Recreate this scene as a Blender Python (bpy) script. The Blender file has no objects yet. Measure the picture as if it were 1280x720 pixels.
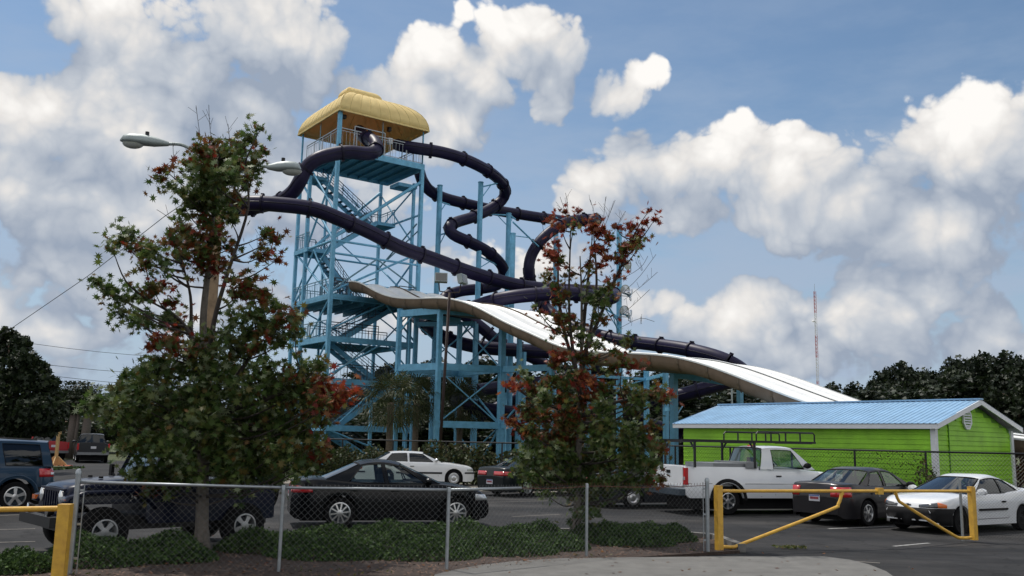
import bpy, math, random
import numpy as np
from mathutils import Vector, Matrix
from mathutils.bvhtree import BVHTree
R = math.radians
rnd = random.Random(7)
SC = bpy.context.scene
COL = SC.collection

# ------------------------------------------------------------------ camera, sky, sun, exposure
F_PX, PITCH, ROLL, EYE = 1150.0, R(9.38), R(1.2), 1.95
cd = bpy.data.cameras.new('camera'); cam = bpy.data.objects.new('camera', cd); COL.objects.link(cam)
cd.sensor_width = 36; cd.lens = 36 * F_PX / 1280; cd.clip_start = .1; cd.clip_end = 6000
cam.matrix_world = Matrix.Translation((0, 0, EYE)) @ Matrix.Rotation(R(90) + PITCH, 4, 'X') @ Matrix.Rotation(ROLL, 4, 'Z')
SC.camera = cam
SC.view_settings.view_transform = 'Standard'; SC.view_settings.look = 'None'
SC.view_settings.exposure = 0.0; SC.view_settings.gamma = 1
SUN_AZ, SUN_EL = R(-46), R(63)          # azimuth from +Y towards +X
sd = Vector((math.sin(SUN_AZ) * math.cos(SUN_EL), math.cos(SUN_AZ) * math.cos(SUN_EL), math.sin(SUN_EL)))
sl = bpy.data.lights.new('sun', 'SUN'); sl.energy = 3.2; sl.angle = R(.6); sl.color = (1, .95, .88)
so = bpy.data.objects.new('sun', sl); COL.objects.link(so); so.rotation_euler = sd.to_track_quat('Z', 'Y').to_euler()

def ray(px, py):
    """photograph pixel -> (x/y, (z-eye)/y) of the line of sight (survey helper)"""
    dx, dy = px - 640, 360 - py
    x = (dx * math.cos(ROLL) - dy * math.sin(ROLL)) / F_PX
    y = (dx * math.sin(ROLL) + dy * math.cos(ROLL)) / F_PX
    Y = math.cos(PITCH) - y * math.sin(PITCH); Z = math.sin(PITCH) + y * math.cos(PITCH)
    return x / Y, Z / Y
def P(px, py, Y):
    a, b = ray(px, py); return Vector((a * Y, Y, EYE + b * Y))
def G(px, py, z=0.0):
    a, b = ray(px, py); Y = (z - EYE) / b; return Vector((a * Y, Y, z))

W = bpy.data.worlds.new('World'); SC.world = W; W.use_nodes = True
def build_sky():
    nt = W.node_tree; N = nt.nodes; L = nt.links; N.clear()
    def nd(t, **k):
        n = N.new(t)
        for a, b in k.items(): setattr(n, a, b)
        return n
    def mth(op, a, b=None, c=None, clamp=False):
        n = nd('ShaderNodeMath', operation=op); n.use_clamp = clamp
        for i, v in enumerate((a, b, c)):
            if v is None: continue
            if isinstance(v, (int, float)): n.inputs[i].default_value = v
            else: L.new(v, n.inputs[i])
        return n.outputs[0]
    out = nd('ShaderNodeOutputWorld'); bg = nd('ShaderNodeBackground'); bg.inputs[1].default_value = .1
    L.new(bg.outputs[0], out.inputs[0])
    sky = nd('ShaderNodeTexSky', sky_type='NISHITA'); sky.sun_disc = False
    sky.sun_elevation = SUN_EL; sky.sun_rotation = SUN_AZ; sky.air_density = 1.0; sky.dust_density = .6; sky.ozone_density = 1.5
    tc = nd('ShaderNodeTexCoord'); sep = nd('ShaderNodeSeparateXYZ'); L.new(tc.outputs['Generated'], sep.inputs[0])
    az = mth('ARCTAN2', sep.outputs[0], sep.outputs[1]); el = mth('ARCSINE', sep.outputs[2])
    cmb = nd('ShaderNodeCombineXYZ'); L.new(az, cmb.inputs[0]); L.new(el, cmb.inputs[1]); P0 = cmb.outputs[0]
    # cloud banks: centre and half axes as seen from the car park
    B = [(230,100,125,90),(330,45,105,75),(150,170,110,75),(35,155,60,45),(100,18,110,40),(190,60,80,60),(400,60,40,60),(300,130,120,80),(50,250,120,70),(200,250,150,90),(370,110,80,60),(120,80,30,30),
         (440,110,45,32),(500,110,70,50),(545,75,50,40),(600,105,50,50),(560,150,65,45),(470,150,60,40),(615,85,30,26),(655,42,60,36),(690,62,46,46),(694,108,34,44),(668,80,34,40),(770,122,42,26),(802,95,20,16),(575,15,14,14),(525,45,26,20),
         (745,235,70,52),(790,200,55,35),(850,215,70,45),(915,185,34,38),(960,210,80,50),(1005,180,50,28),(1080,235,130,56),(1180,195,80,60),(1235,150,50,34),(1270,190,60,60),(1120,200,90,50),(1150,280,170,54),(1250,250,80,70),(1040,270,120,50),(1210,320,120,30),(960,275,110,36),(860,270,80,36),(1240,260,80,60),(1060,300,120,34),
         (965,370,54,34),(930,405,84,40),(1020,400,80,40),(1130,400,80,40),(1085,368,70,34),(1170,372,60,34),(1235,385,80,36),(1050,420,170,44),(880,420,80,40),(1200,425,110,40),(830,385,55,24),(980,440,150,30),
         (80,330,110,40),(180,380,130,44),(60,420,130,40),(350,230,90,80),(620,350,90,20),(540,400,110,34),(700,330,60,30),(300,350,120,50),(560,320,60,24),(480,250,60,40)]
    fld = up = None
    for (x, y, rx, ry) in B:
        a, b = ray(x, y); ca = math.atan(a); ce = math.atan(b * math.cos(ca)); wgt = min(rx, ry) / 60.0 * .6 + .4
        for q, sh in enumerate((0.0, .042)):
            vs = nd('ShaderNodeVectorMath', operation='SUBTRACT'); L.new(P0, vs.inputs[0]); vs.inputs[1].default_value = (ca + sh * .5, ce - sh, 0)
            vm = nd('ShaderNodeVectorMath', operation='MULTIPLY'); L.new(vs.outputs[0], vm.inputs[0]); vm.inputs[1].default_value = (F_PX / rx, F_PX / ry, 0)
            ln = nd('ShaderNodeVectorMath', operation='LENGTH'); L.new(vm.outputs[0], ln.inputs[0])
            v = mth('MULTIPLY', mth('SUBTRACT', 1.0, ln.outputs[1]), wgt)
            if q == 0: fld = v if fld is None else mth('SMOOTH_MAX', fld, v, .25)
            else: up = v if up is None else mth('SMOOTH_MAX', up, v, .25)
    # the same kind of sky everywhere the photograph does not show
    lo = nd('ShaderNodeTexNoise'); lo.inputs['Scale'].default_value = 2.6; lo.inputs['Detail'].default_value = 2; L.new(tc.outputs['Generated'], lo.inputs['Vector'])
    aa = mth('ABSOLUTE', az); far = mth('MAXIMUM', mth('MULTIPLY', mth('SUBTRACT', aa, .58), 6), mth('MULTIPLY', mth('SUBTRACT', el, .52), 6), clamp=True)
    gen = mth('SUBTRACT', mth('MULTIPLY', mth('SUBTRACT', lo.outputs[0], .47), 6.0), mth('MULTIPLY', mth('SUBTRACT', 1.0, far), 4))
    fld = mth('SMOOTH_MAX', fld, gen, .2)
    def puff(vec):
        nz = nd('ShaderNodeTexNoise'); nz.inputs['Scale'].default_value = 7.5; nz.inputs['Detail'].default_value = 8; nz.inputs['Roughness'].default_value = .63; nz.inputs['Distortion'].default_value = .2
        L.new(vec, nz.inputs['Vector'])
        vo = nd('ShaderNodeTexVoronoi', feature='F1'); vo.inputs['Scale'].default_value = 10
        vo.inputs['Detail'].default_value = 2.6; vo.inputs['Roughness'].default_value = .6; vo.inputs['Lacunarity'].default_value = 2.3
        # bend the cells so that the lobes are irregular
        w = nd('ShaderNodeTexNoise'); w.inputs['Scale'].default_value = 9; w.inputs['Detail'].default_value = 4; L.new(vec, w.inputs['Vector'])
        ws = nd('ShaderNodeVectorMath', operation='SCALE'); L.new(w.outputs['Color'], ws.inputs[0]); ws.inputs['Scale'].default_value = .075
        wa = nd('ShaderNodeVectorMath', operation='ADD'); L.new(vec, wa.inputs[0]); L.new(ws.outputs[0], wa.inputs[1]); L.new(wa.outputs[0], vo.inputs['Vector'])
        b = mth('SUBTRACT', .55, vo.outputs['Distance'])
        return mth('ADD', mth('MULTIPLY', mth('SUBTRACT', nz.outputs[0], .5), 1.7), mth('MULTIPLY', b, 1.25)), b, nz.outputs[0]
    d0, bil, nzo = puff(tc.outputs['Generated'])
    f = mth('ADD', mth('ADD', fld, d0), .80)
    def mr(v, a, b, c=0.0, d=1.0, it='SMOOTHSTEP'):
        n = nd('ShaderNodeMapRange', interpolation_type=it); L.new(v, n.inputs[0])
        for i, q in enumerate((a, b, c, d)): n.inputs[i + 1].default_value = q
        return n.outputs[0]
    alpha = mr(f, .05, .36)
    # veil of thin cloud that thickens towards the horizon
    vn = nd('ShaderNodeTexNoise'); vn.inputs['Scale'].default_value = 4.5; vn.inputs['Detail'].default_value = 6; vn.inputs['Roughness'].default_value = .6
    mp = nd('ShaderNodeMapping'); mp.inputs['Scale'].default_value = (1, 1, 3.2); L.new(tc.outputs['Generated'], mp.inputs[0]); L.new(mp.outputs[0], vn.inputs['Vector'])
    veil = mth('MAXIMUM', mth('MULTIPLY', mr(el, .03, .50, 1.0, .22), mr(vn.outputs[0], .30, .66)), mr(el, -.02, .30, 1.0, .0))
    body = mr(f, .3, 2.2)                        # thickness: the thick middle is greyer
    slope = mth('ADD', mth('MULTIPLY', bil, .75), mth('MULTIPLY', mth('SUBTRACT', nzo, .5), .9))   # rounded heads bright, folds between them grey
    rim = mth('SUBTRACT', fld, up)               # sunny upper left side of a bank against its base
    lit = mth('ADD', mth('MULTIPLY', slope, 1.0), mth('SUBTRACT', .73, mth('MULTIPLY', body, .19)))
    lit = mth('ADD', lit, mth('MULTIPLY', rim, .42))
    lit = mth('SUBTRACT', lit, mr(el, .0, .30, .07, .0), clamp=True)
    ramp = nd('ShaderNodeValToRGB'); L.new(lit, ramp.inputs[0]); e = ramp.color_ramp.elements
    e[0].position = .10; e[0].color = (.33, .39, .49, 1); e[1].position = .92; e[1].color = (1.0, .975, .94, 1)
    m = e.new(.42); m.color = (.54, .58, .64, 1); m = e.new(.68); m.color = (.80, .78, .76, 1)
    cs = nd('ShaderNodeVectorMath', operation='SCALE'); L.new(ramp.outputs[0], cs.inputs[0]); cs.inputs['Scale'].default_value = 10.0
    vc = nd('ShaderNodeMixRGB'); vc.inputs[2].default_value = (3.9, 4.8, 6.2, 1); L.new(veil, vc.inputs[0])
    tint = nd('ShaderNodeMixRGB', blend_type='MULTIPLY'); tint.inputs[0].default_value = 1; tint.inputs[2].default_value = SKY_TINT; L.new(sky.outputs[0], tint.inputs[1])
    L.new(tint.outputs[0], vc.inputs[1])
    mx = nd('ShaderNodeMixRGB'); L.new(mth('MULTIPLY', alpha, mr(el, .0, .10, .6, 1.0)), mx.inputs[0]); L.new(vc.outputs[0], mx.inputs[1]); L.new(cs.outputs[0], mx.inputs[2])
    L.new(mx.outputs[0], bg.inputs[0])
SKY_TINT = (.96, 1.04, 1.04, 1)
build_sky()
W.cycles.sampling_method = 'MANUAL'; W.cycles.sample_map_resolution = 512

# ------------------------------------------------------------------ materials
def mat(name, col, rough=.6, metal=0.0, var=.12, vscale=3.0, coat=0.0, bump=0.0, bscale=30.0, spec=.5, col2=None, island=False):
    m = bpy.data.materials.new(name); m.use_nodes = True; nt = m.node_tree; N = nt.nodes; L = nt.links
    b = N['Principled BSDF']; b.inputs['Roughness'].default_value = rough; b.inputs['Metallic'].default_value = metal
    b.inputs['Coat Weight'].default_value = coat; b.inputs['Coat Roughness'].default_value = .05; b.inputs['Specular IOR Level'].default_value = spec
    c = Vector(col)
    g = N.new('ShaderNodeNewGeometry')
    nz = N.new('ShaderNodeTexNoise'); nz.inputs['Scale'].default_value = vscale; nz.inputs['Detail'].default_value = 6; nz.inputs['Roughness'].default_value = .65
    L.new(g.outputs['Position'], nz.inputs['Vector'])
    rp = N.new('ShaderNodeValToRGB'); e = rp.color_ramp.elements; e[0].position = .3; e[1].position = .72
    c2 = Vector(col2) if col2 else c * (1 - var)
    e[0].color = (*c2, 1); e[1].color = (*[min(1, v * (1 + var * .6)) for v in c], 1)
    L.new(nz.outputs[0], rp.inputs[0])
    last = rp.outputs[0]
    if island:
        hs = N.new('ShaderNodeHueSaturation'); mr = N.new('ShaderNodeMapRange'); mr.inputs[3].default_value = .6; mr.inputs[4].default_value = 1.35
        L.new(g.outputs['Random Per Island'], mr.inputs[0]); L.new(mr.outputs[0], hs.inputs['Value']); L.new(last, hs.inputs['Color']); last = hs.outputs[0]
    L.new(last, b.inputs['Base Color'])
    if bump:
        bn = N.new('ShaderNodeTexNoise'); bn.inputs['Scale'].default_value = bscale; bn.inputs['Detail'].default_value = 5
        L.new(g.outputs['Position'], bn.inputs['Vector'])
        bp = N.new('ShaderNodeBump'); bp.inputs['Strength'].default_value = bump; bp.inputs['Distance'].default_value = .02
        L.new(bn.outputs[0], bp.inputs['Height']); L.new(bp.outputs[0], b.inputs['Normal'])
    return m

def leaf_mat(name, cols, trans=.35, rough=.55):
    m = bpy.data.materials.new(name); m.use_nodes = True; nt = m.node_tree; N = nt.nodes; L = nt.links
    b = N['Principled BSDF']; b.inputs['Roughness'].default_value = rough; b.inputs['Specular IOR Level'].default_value = .35
    g = N.new('ShaderNodeNewGeometry'); rp = N.new('ShaderNodeValToRGB'); e = rp.color_ramp.elements
    rp.color_ramp.interpolation = 'LINEAR'
    n = len(cols)
    e[0].position = 0; e[0].color = (*cols[0], 1); e[1].position = 1; e[1].color = (*cols[-1], 1)
    for i in range(1, n - 1): q = e.new(i / (n - 1)); q.color = (*cols[i], 1)
    L.new(g.outputs['Random Per Island'], rp.inputs[0]); L.new(rp.outputs[0], b.inputs['Base Color'])
    t = N.new('ShaderNodeBsdfTranslucent'); L.new(rp.outputs[0], t.inputs[0])
    mx = N.new('ShaderNodeMixShader'); mx.inputs[0].default_value = trans
    L.new(b.outputs[0], mx.inputs[1]); L.new(t.outputs[0], mx.inputs[2]); L.new(mx.outputs[0], N['Material Output'].inputs[0])
    return m

def glass_mat(name, tint, gl=(.9, .95, 1)):
    m = bpy.data.materials.new(name); m.use_nodes = True; nt = m.node_tree; N = nt.nodes; L = nt.links; N.remove(N['Principled BSDF'])
    t = N.new('ShaderNodeBsdfTransparent'); t.inputs[0].default_value = (*tint, 1)
    gg = N.new('ShaderNodeBsdfGlossy'); gg.inputs[0].default_value = (*gl, 1); gg.inputs['Roughness'].default_value = .02
    lw = N.new('ShaderNodeLayerWeight'); lw.inputs[0].default_value = .5
    pw = N.new('ShaderNodeMath'); pw.operation = 'POWER'; pw.inputs[1].default_value = 4.0; L.new(lw.outputs['Facing'], pw.inputs[0])
    ma = N.new('ShaderNodeMath'); ma.operation = 'MULTIPLY_ADD'; ma.inputs[1].default_value = .85; ma.inputs[2].default_value = .05; L.new(pw.outputs[0], ma.inputs[0])
    mx = N.new('ShaderNodeMixShader'); L.new(ma.outputs[0], mx.inputs[0]); L.new(t.outputs[0], mx.inputs[1]); L.new(gg.outputs[0], mx.inputs[2])
    L.new(mx.outputs[0], N['Material Output'].inputs[0]); return m

M = dict(
    blue=mat('tower_blue_paint', (.17, .46, .68), .55, var=.2, vscale=2.2, col2=(.11, .33, .50)),
    blue_dark=mat('dark_blue_deck', (.06, .22, .32), .6, var=.3),  # darker blue shared by the decks, landings and joists
    rail=mat('grey_blue_rail', (.17, .32, .40), .5, .2),
    dark_steel=mat('dark_steel', (.05, .07, .09), .5, .4),
    purple=mat('purple_fibreglass', (.012, .009, .040), .45, var=.35, vscale=1.2, spec=.25),
    purple_flange=mat('purple_flange', (.008, .006, .022), .55, var=.3, spec=.3),
    white_gel=mat('white_fibreglass', (.87, .88, .86), .35, var=.05, vscale=.8, coat=.2),
    tan_gel=mat('tan_fibreglass', (.185, .13, .088), .75, var=.25, vscale=1.5),
    tan_rib=mat('dark_tan_flange', (.12, .085, .05), .6),
    galv=mat('galvanised_steel', (.36, .39, .41), .42, .7, var=.2, vscale=9),
    wire=mat('galvanised_wire', (.17, .175, .18), .7, .2),
    rust=mat('rusty_wire', (.12, .045, .03), .8, .2),
    yellow=mat('yellow_gate_paint', (.72, .44, .055), .42, var=.16, vscale=7, col2=(.55, .30, .05), bump=.15),
    black_metal=mat('black_metal', (.012, .012, .013), .45, .2),
    black_vinyl=mat('black_vinyl_mesh', (.012, .014, .013), .5),
    rubber=mat('tyre_rubber', (.010, .010, .011), .9, spec=.15),
    black_plastic=mat('black_plastic', (.012, .012, .013), .75, spec=.2),
    alloy=mat('alloy_wheel', (.62, .63, .64), .28, .85, var=.05),
    chrome=mat('chrome', (.8, .8, .8), .12, 1.0, var=.02),
    steel_wheel=mat('silver_hubcap', (.38, .39, .40), .4, .5),
    seat=mat('dark_upholstery', (.012, .012, .013), .9, spec=.1),
    grey_seat=mat('grey_upholstery', (.12, .12, .12), .9),
    red_lens=mat('red_lens', (.50, .015, .02), .18, coat=1),
    amber=mat('amber_lens', (.75, .16, .02), .2, coat=1),
    clear_lens=mat('clear_lens', (.62, .65, .68), .12, .4, coat=1),
    dark_lens=mat('smoked_lens', (.06, .065, .07), .12, .2, coat=1),
    plate=mat('licence_plate_white', (.62, .62, .66), .5), plate_red=mat('licence_plate_marks', (.35, .06, .08), .5, var=.8, vscale=40),
    plate_blue=mat('licence_plate_band', (.08, .12, .35), .5),
    green_side=mat('lime_green_vinyl', (.26, .58, .014), .55, var=.26, vscale=1.1), green_dark=mat('lime_green_backing', (.09, .26, .006), .6),
    white_trim=mat('white_trim', (.72, .74, .76), .5, var=.06), roof_blue=mat('blue_metal_roof', (.25, .43, .63), .45, .05, var=.2, vscale=1.4),
    bark=mat('maple_bark', (.16, .14, .12), .9, var=.35, vscale=14, bump=.6, bscale=40), twig=mat('twig_bark', (.055, .045, .040), .9, var=.3),
    pine_bark=mat('pine_bark', (.17, .12, .09), .95, var=.4, vscale=10), palm_bark=mat('palm_bark', (.14, .11, .08), .95, var=.4, vscale=10),
    pole=mat('weathered_pole_wood', (.30, .21, .13), .9, var=.35, vscale=5, bump=.5, bscale=18),
    lamp_grey=mat('lamp_housing', (.34, .39, .39), .5, .2), lamp_glass=mat('lamp_refractor', (.42, .44, .42), .15, .1, coat=.6),
    brown=mat('brown_painted_steel', (.022, .009, .007), .7), plywood=mat('bare_lumber', (.60, .40, .18), .8, var=.2, vscale=8), orange=mat('orange_plastic', (.55, .10, .05), .6),
    concrete=mat('sidewalk_concrete', (.145, .142, .134), .9, var=.25, vscale=2.4, bump=.3, bscale=60),
    curb=mat('curb_concrete', (.17, .165, .155), .9, var=.3, vscale=6, bump=.3),
    stripe=mat('worn_white_paint', (.34, .34, .33), .9, var=.6, vscale=9), stripe_warm=mat('faded_joint', (.17, .155, .14), .9, var=.5, vscale=12),
    grass=mat('grass_ground', (.07, .085, .028), .95, var=.5, vscale=.8, bump=.5), grass_blade=leaf_mat('grass_blades', [(.05, .07, .015), (.10, .12, .03), (.16, .14, .05)]),
    tyre_wall=mat('dust_tan', (.2, .18, .15), .9),
    red_paint=mat('mast_red', (.42, .10, .09), .6), white_paint=mat('mast_white', (.62, .62, .62), .6),
    dish=mat('white_dish', (.8, .8, .8), .5), tool=mat('aluminium_toolbox', (.24, .25, .26), .5, .5), cable=mat('cable_black', (.03, .03, .033), .7),
    glass=glass_mat('tinted_glass', (.30, .36, .34)), glass_clear=glass_mat('clear_glass', (.62, .68, .66)), glass_dark=glass_mat('privacy_glass', (.045, .05, .055)),
)
def asphalt():
    m = bpy.data.materials.new('asphalt'); m.use_nodes = True; N = m.node_tree.nodes; L = m.node_tree.links; b = N['Principled BSDF']
    b.inputs['Roughness'].default_value = .88; b.inputs['Specular IOR Level'].default_value = .3
    g = N.new('ShaderNodeNewGeometry'); mp = N.new('ShaderNodeMapping'); mp.inputs['Scale'].default_value = (.10, .5, 1); mp.inputs['Rotation'].default_value = (0, 0, .06)
    L.new(g.outputs['Position'], mp.inputs[0])
    a = N.new('ShaderNodeTexNoise'); a.inputs['Scale'].default_value = 1.3; a.inputs['Detail'].default_value = 7; a.inputs['Roughness'].default_value = .62; L.new(mp.outputs[0], a.inputs['Vector'])
    r = N.new('ShaderNodeValToRGB'); e = r.color_ramp.elements; e[0].position = .38; e[0].color = (.009, .010, .012, 1); e[1].position = .76; e[1].color = (.050, .047, .045, 1); L.new(a.outputs[0], r.inputs[0])
    f = N.new('ShaderNodeTexNoise'); f.inputs['Scale'].default_value = 60; f.inputs['Detail'].default_value = 4; L.new(g.outputs['Position'], f.inputs['Vector'])
    mr = N.new('ShaderNodeMapRange'); mr.inputs[1].default_value = .3; mr.inputs[2].default_value = .75; mr.inputs[3].default_value = .65; mr.inputs[4].default_value = 1.45; L.new(f.outputs[0], mr.inputs[0])
    mu = N.new('ShaderNodeVectorMath'); mu.operation = 'SCALE'; L.new(r.outputs[0], mu.inputs[0]); L.new(mr.outputs[0], mu.inputs['Scale'])
    st = N.new('ShaderNodeTexNoise'); st.inputs['Scale'].default_value = .55; st.inputs['Detail'].default_value = 5; st.inputs['Roughness'].default_value = .7; L.new(g.outputs['Position'], st.inputs['Vector'])
    sm = N.new('ShaderNodeMapRange'); sm.inputs[1].default_value = .40; sm.inputs[2].default_value = .62; sm.inputs[3].default_value = .62; sm.inputs[4].default_value = 1.25; L.new(st.outputs[0], sm.inputs[0])
    m0 = N.new('ShaderNodeVectorMath'); m0.operation = 'SCALE'; L.new(mu.outputs[0], m0.inputs[0]); L.new(sm.outputs[0], m0.inputs['Scale']); mu = m0
    # cracks
    v = N.new('ShaderNodeTexVoronoi'); v.feature = 'DISTANCE_TO_EDGE'; v.inputs['Scale'].default_value = .45
    wn = N.new('ShaderNodeTexNoise'); wn.inputs['Scale'].default_value = 1.2; wn.inputs['Detail'].default_value = 5; L.new(g.outputs['Position'], wn.inputs['Vector'])
    ws = N.new('ShaderNodeVectorMath'); ws.operation = 'MULTIPLY_ADD'; ws.inputs[1].default_value = (1.4, 1.4, 0); L.new(wn.outputs['Color'], ws.inputs[0]); L.new(g.outputs['Position'], ws.inputs[2]); L.new(ws.outputs[0], v.inputs['Vector'])
    cr = N.new('ShaderNodeMapRange'); cr.inputs[2].default_value = .016; cr.inputs[3].default_value = .25; L.new(v.outputs[0], cr.inputs[0])
    m2 = N.new('ShaderNodeVectorMath'); m2.operation = 'SCALE'; L.new(mu.outputs[0], m2.inputs[0]); L.new(cr.outputs[0], m2.inputs['Scale'])
    L.new(m2.outputs[0], b.inputs['Base Color'])
    bp = N.new('ShaderNodeBump'); bp.inputs['Strength'].default_value = .4; bp.inputs['Distance'].default_value = .01; L.new(f.outputs[0], bp.inputs['Height']); L.new(bp.outputs[0], b.inputs['Normal'])
    return m
M['asphalt'] = asphalt()
def mulch():
    return mat('pine_straw_mulch', (.055, .036, .028), .95, var=.6, vscale=14, col2=(.028, .019, .015), bump=.9, bscale=45)
M['mulch'] = mulch(); M['chip'] = mat('mulch_chips', (.17, .105, .075), .9, var=.5, vscale=20, island=True)
M['canopy'] = mat('yellow_canopy_fabric', (.86, .68, .30), .7, var=.10, vscale=1.0, col2=(.76, .59, .25))
M['canopy_seam'] = mat('canopy_seam_thread', (.60, .46, .19), .8)
def canopy_translucent():
    m = M['canopy']; N = m.node_tree.nodes; L = m.node_tree.links; b = N['Principled BSDF']
    t = N.new('ShaderNodeBsdfTranslucent'); t.inputs[0].default_value = (.80, .36, .02, 1); mx = N.new('ShaderNodeMixShader'); mx.inputs[0].default_value = .17
    L.new(b.outputs[0], mx.inputs[1]); L.new(t.outputs[0], mx.inputs[2]); L.new(mx.outputs[0], N['Material Output'].inputs[0])
canopy_translucent()
M['leaf_green'] = leaf_mat('maple_leaf_green', [(.036, .070, .017), (.052, .095, .022), (.075, .125, .03), (.11, .15, .036), (.17, .20, .075)])
M['leaf_olive'] = leaf_mat('maple_leaf_olive', [(.05, .065, .016), (.085, .09, .022), (.13, .11, .026), (.14, .07, .02), (.16, .16, .04)])
M['leaf_red'] = leaf_mat('maple_leaf_red', [(.13, .020, .014), (.22, .030, .020), (.30, .05, .022), (.14, .04, .018), (.34, .11, .028)])
M['leaf_rust'] = leaf_mat('maple_leaf_rust', [(.09, .03, .014), (.15, .05, .018), (.20, .08, .022), (.11, .07, .02), (.13, .03, .016)])
M['leaf_pale'] = leaf_mat('pale_leaf_undersides', [(.12, .16, .08), (.20, .24, .13), (.26, .30, .18)])
M['pine'] = leaf_mat('pine_needles', [(.007, .013, .007), (.011, .020, .009), (.016, .027, .011), (.025, .036, .014)], .15)
M['forest'] = leaf_mat('forest_leaves', [(.009, .016, .007), (.014, .025, .009), (.021, .035, .012), (.033, .048, .016)], .2)
M['juniper'] = leaf_mat('juniper_sprigs', [(.014, .032, .010), (.026, .056, .015), (.048, .095, .022), (.085, .145, .035)], .15, .8)
M['hedge'] = leaf_mat('hedge_leaves', [(.018, .03, .011), (.03, .046, .015), (.05, .065, .02), (.075, .06, .025)], .25)
M['palm'] = leaf_mat('palm_leaflets', [(.025, .04, .014), (.045, .065, .022), (.07, .085, .03), (.10, .10, .05)], .3)
M['vine'] = leaf_mat('vine_leaves', [(.03, .05, .012), (.06, .09, .02), (.09, .05, .02)], .3)
def paint(name, c, rough=.3, metal=.0, coat=1.0): return mat(name, c, rough, metal, var=.05, vscale=1.5, coat=coat)

# ------------------------------------------------------------------ mesh helpers
class MB:
    def __init__(s): s.v = []; s.f = []; s.mi = []
    def add(s, vs, fs, mi=0):
        o = len(s.v); s.v += [tuple(v) for v in vs]; s.f += [tuple(i + o for i in f) for f in fs]; s.mi += [mi] * len(fs); return s
    def box(s, c, d, rz=0.0, mi=0):
        c = Vector(c); m = Matrix.Rotation(rz, 3, 'Z'); x, y, z = [q / 2 for q in d]
        vs = [c + m @ Vector((a * x, b * y, g * z)) for g in (-1, 1) for b in (-1, 1) for a in (-1, 1)]
        return s.add(vs, [(0, 2, 3, 1), (4, 5, 7, 6), (0, 1, 5, 4), (2, 6, 7, 3), (0, 4, 6, 2), (1, 3, 7, 5)], mi)
    def beam(s, a, b, w, h=None, mi=0):
        a, b = Vector(a), Vector(b); h = h or w; d = (b - a).normalized()
        u = d.cross(Vector((0, 0, 1))); u = Vector((1, 0, 0)) if u.length < 1e-4 else u.normalized(); v = u.cross(d)
        vs = [p + u * (i * w / 2) + v * (j * h / 2) for p in (a, b) for (i, j) in ((-1, -1), (1, -1), (1, 1), (-1, 1))]
        return s.add(vs, [(3, 2, 1, 0), (4, 5, 6, 7), (0, 1, 5, 4), (1, 2, 6, 5), (2, 3, 7, 6), (3, 0, 4, 7)], mi)
    def tube(s, pts, r, n=8, mi=0, cap=True):
        pts = [Vector(p) for p in pts]; k = len(pts); rr = r if isinstance(r, (list, tuple)) else [r] * k
        vs = []; u = None
        for i, p in enumerate(pts):
            d = (pts[min(i + 1, k - 1)] - pts[max(i - 1, 0)]).normalized()
            if u is None:
                u = d.cross(Vector((0, 0, 1))); u = Vector((1, 0, 0)) if u.length < 1e-3 else u.normalized()
            u = (u - d * u.dot(d)).normalized(); v = d.cross(u)
            for j in range(n):
                t = 2 * math.pi * j / n; vs.append(p + (u * math.cos(t) + v * math.sin(t)) * rr[i])
        fs = [(i * n + j, i * n + (j + 1) % n, (i + 1) * n + (j + 1) % n, (i + 1) * n + j) for i in range(k - 1) for j in range(n)]
        if cap: fs += [tuple(range(n))[::-1], tuple((k - 1) * n + j for j in range(n))]
        return s.add(vs, fs, mi)
    def lathe(s, prof, n=20, M4=None, mi=0):   # prof: (r, z) about local Z
        M4 = M4 or Matrix.Identity(4); k = len(prof)
        vs = [M4 @ Vector((r * math.cos(2 * math.pi * j / n), r * math.sin(2 * math.pi * j / n), z)) for (r, z) in prof for j in range(n)]
        fs = [(i * n + j, i * n + (j + 1) % n, (i + 1) * n + (j + 1) % n, (i + 1) * n + j) for i in range(k - 1) for j in range(n)]
        return s.add(vs, fs, mi)
    def grid(s, rows, close=False, mi=0):      # rows of equal-length point lists
        n = len(rows[0]); vs = [p for r in rows for p in r]
        fs = [(i * n + j, i * n + (j + 1) % n, (i + 1) * n + (j + 1) % n, (i + 1) * n + j) for i in range(len(rows) - 1) for j in range(n if close else n - 1)]
        return s.add(vs, fs, mi)
    def poly(s, pts, mi=0): return s.add(pts, [tuple(range(len(pts)))], mi)
    def prism(s, pts, z0, z1, mi=0):
        n = len(pts); vs = [(p[0], p[1], z0) for p in pts] + [(p[0], p[1], z1) for p in pts]
        return s.add(vs, [tuple(range(n))[::-1], tuple(range(n, 2 * n))] + [(i, (i + 1) % n, n + (i + 1) % n, n + i) for i in range(n)], mi)
    def mesh(s, name, mats, smooth=False, off=None):
        me = bpy.data.meshes.new(name)
        vs = s.v if off is None else [(v[0] - off[0], v[1] - off[1], v[2] - off[2]) for v in s.v]
        me.from_pydata(vs, [], s.f)
        for m in (mats if isinstance(mats, (list, tuple)) else [mats]): me.materials.append(m)
        if len(me.materials) > 1: me.polygons.foreach_set('material_index', s.mi)
        if smooth:
            me.polygons.foreach_set('use_smooth', [True] * len(me.polygons))
            if smooth is not True: me.set_sharp_from_angle(angle=R(smooth))
        me.update(); return me
    def build(s, name, mats, parent=None, smooth=False, world=False):
        off = None
        if world and parent is not None:
            off = parent.location if parent.parent is None else parent.location + parent.parent.location
        return link(name, s.mesh(name, mats, smooth, off), parent)
def link(name, data, parent=None, mw=None):
    o = bpy.data.objects.new(name, data); COL.objects.link(o)
    if parent is not None: o.parent = parent
    if mw is not None: o.matrix_local = mw
    return o
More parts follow.
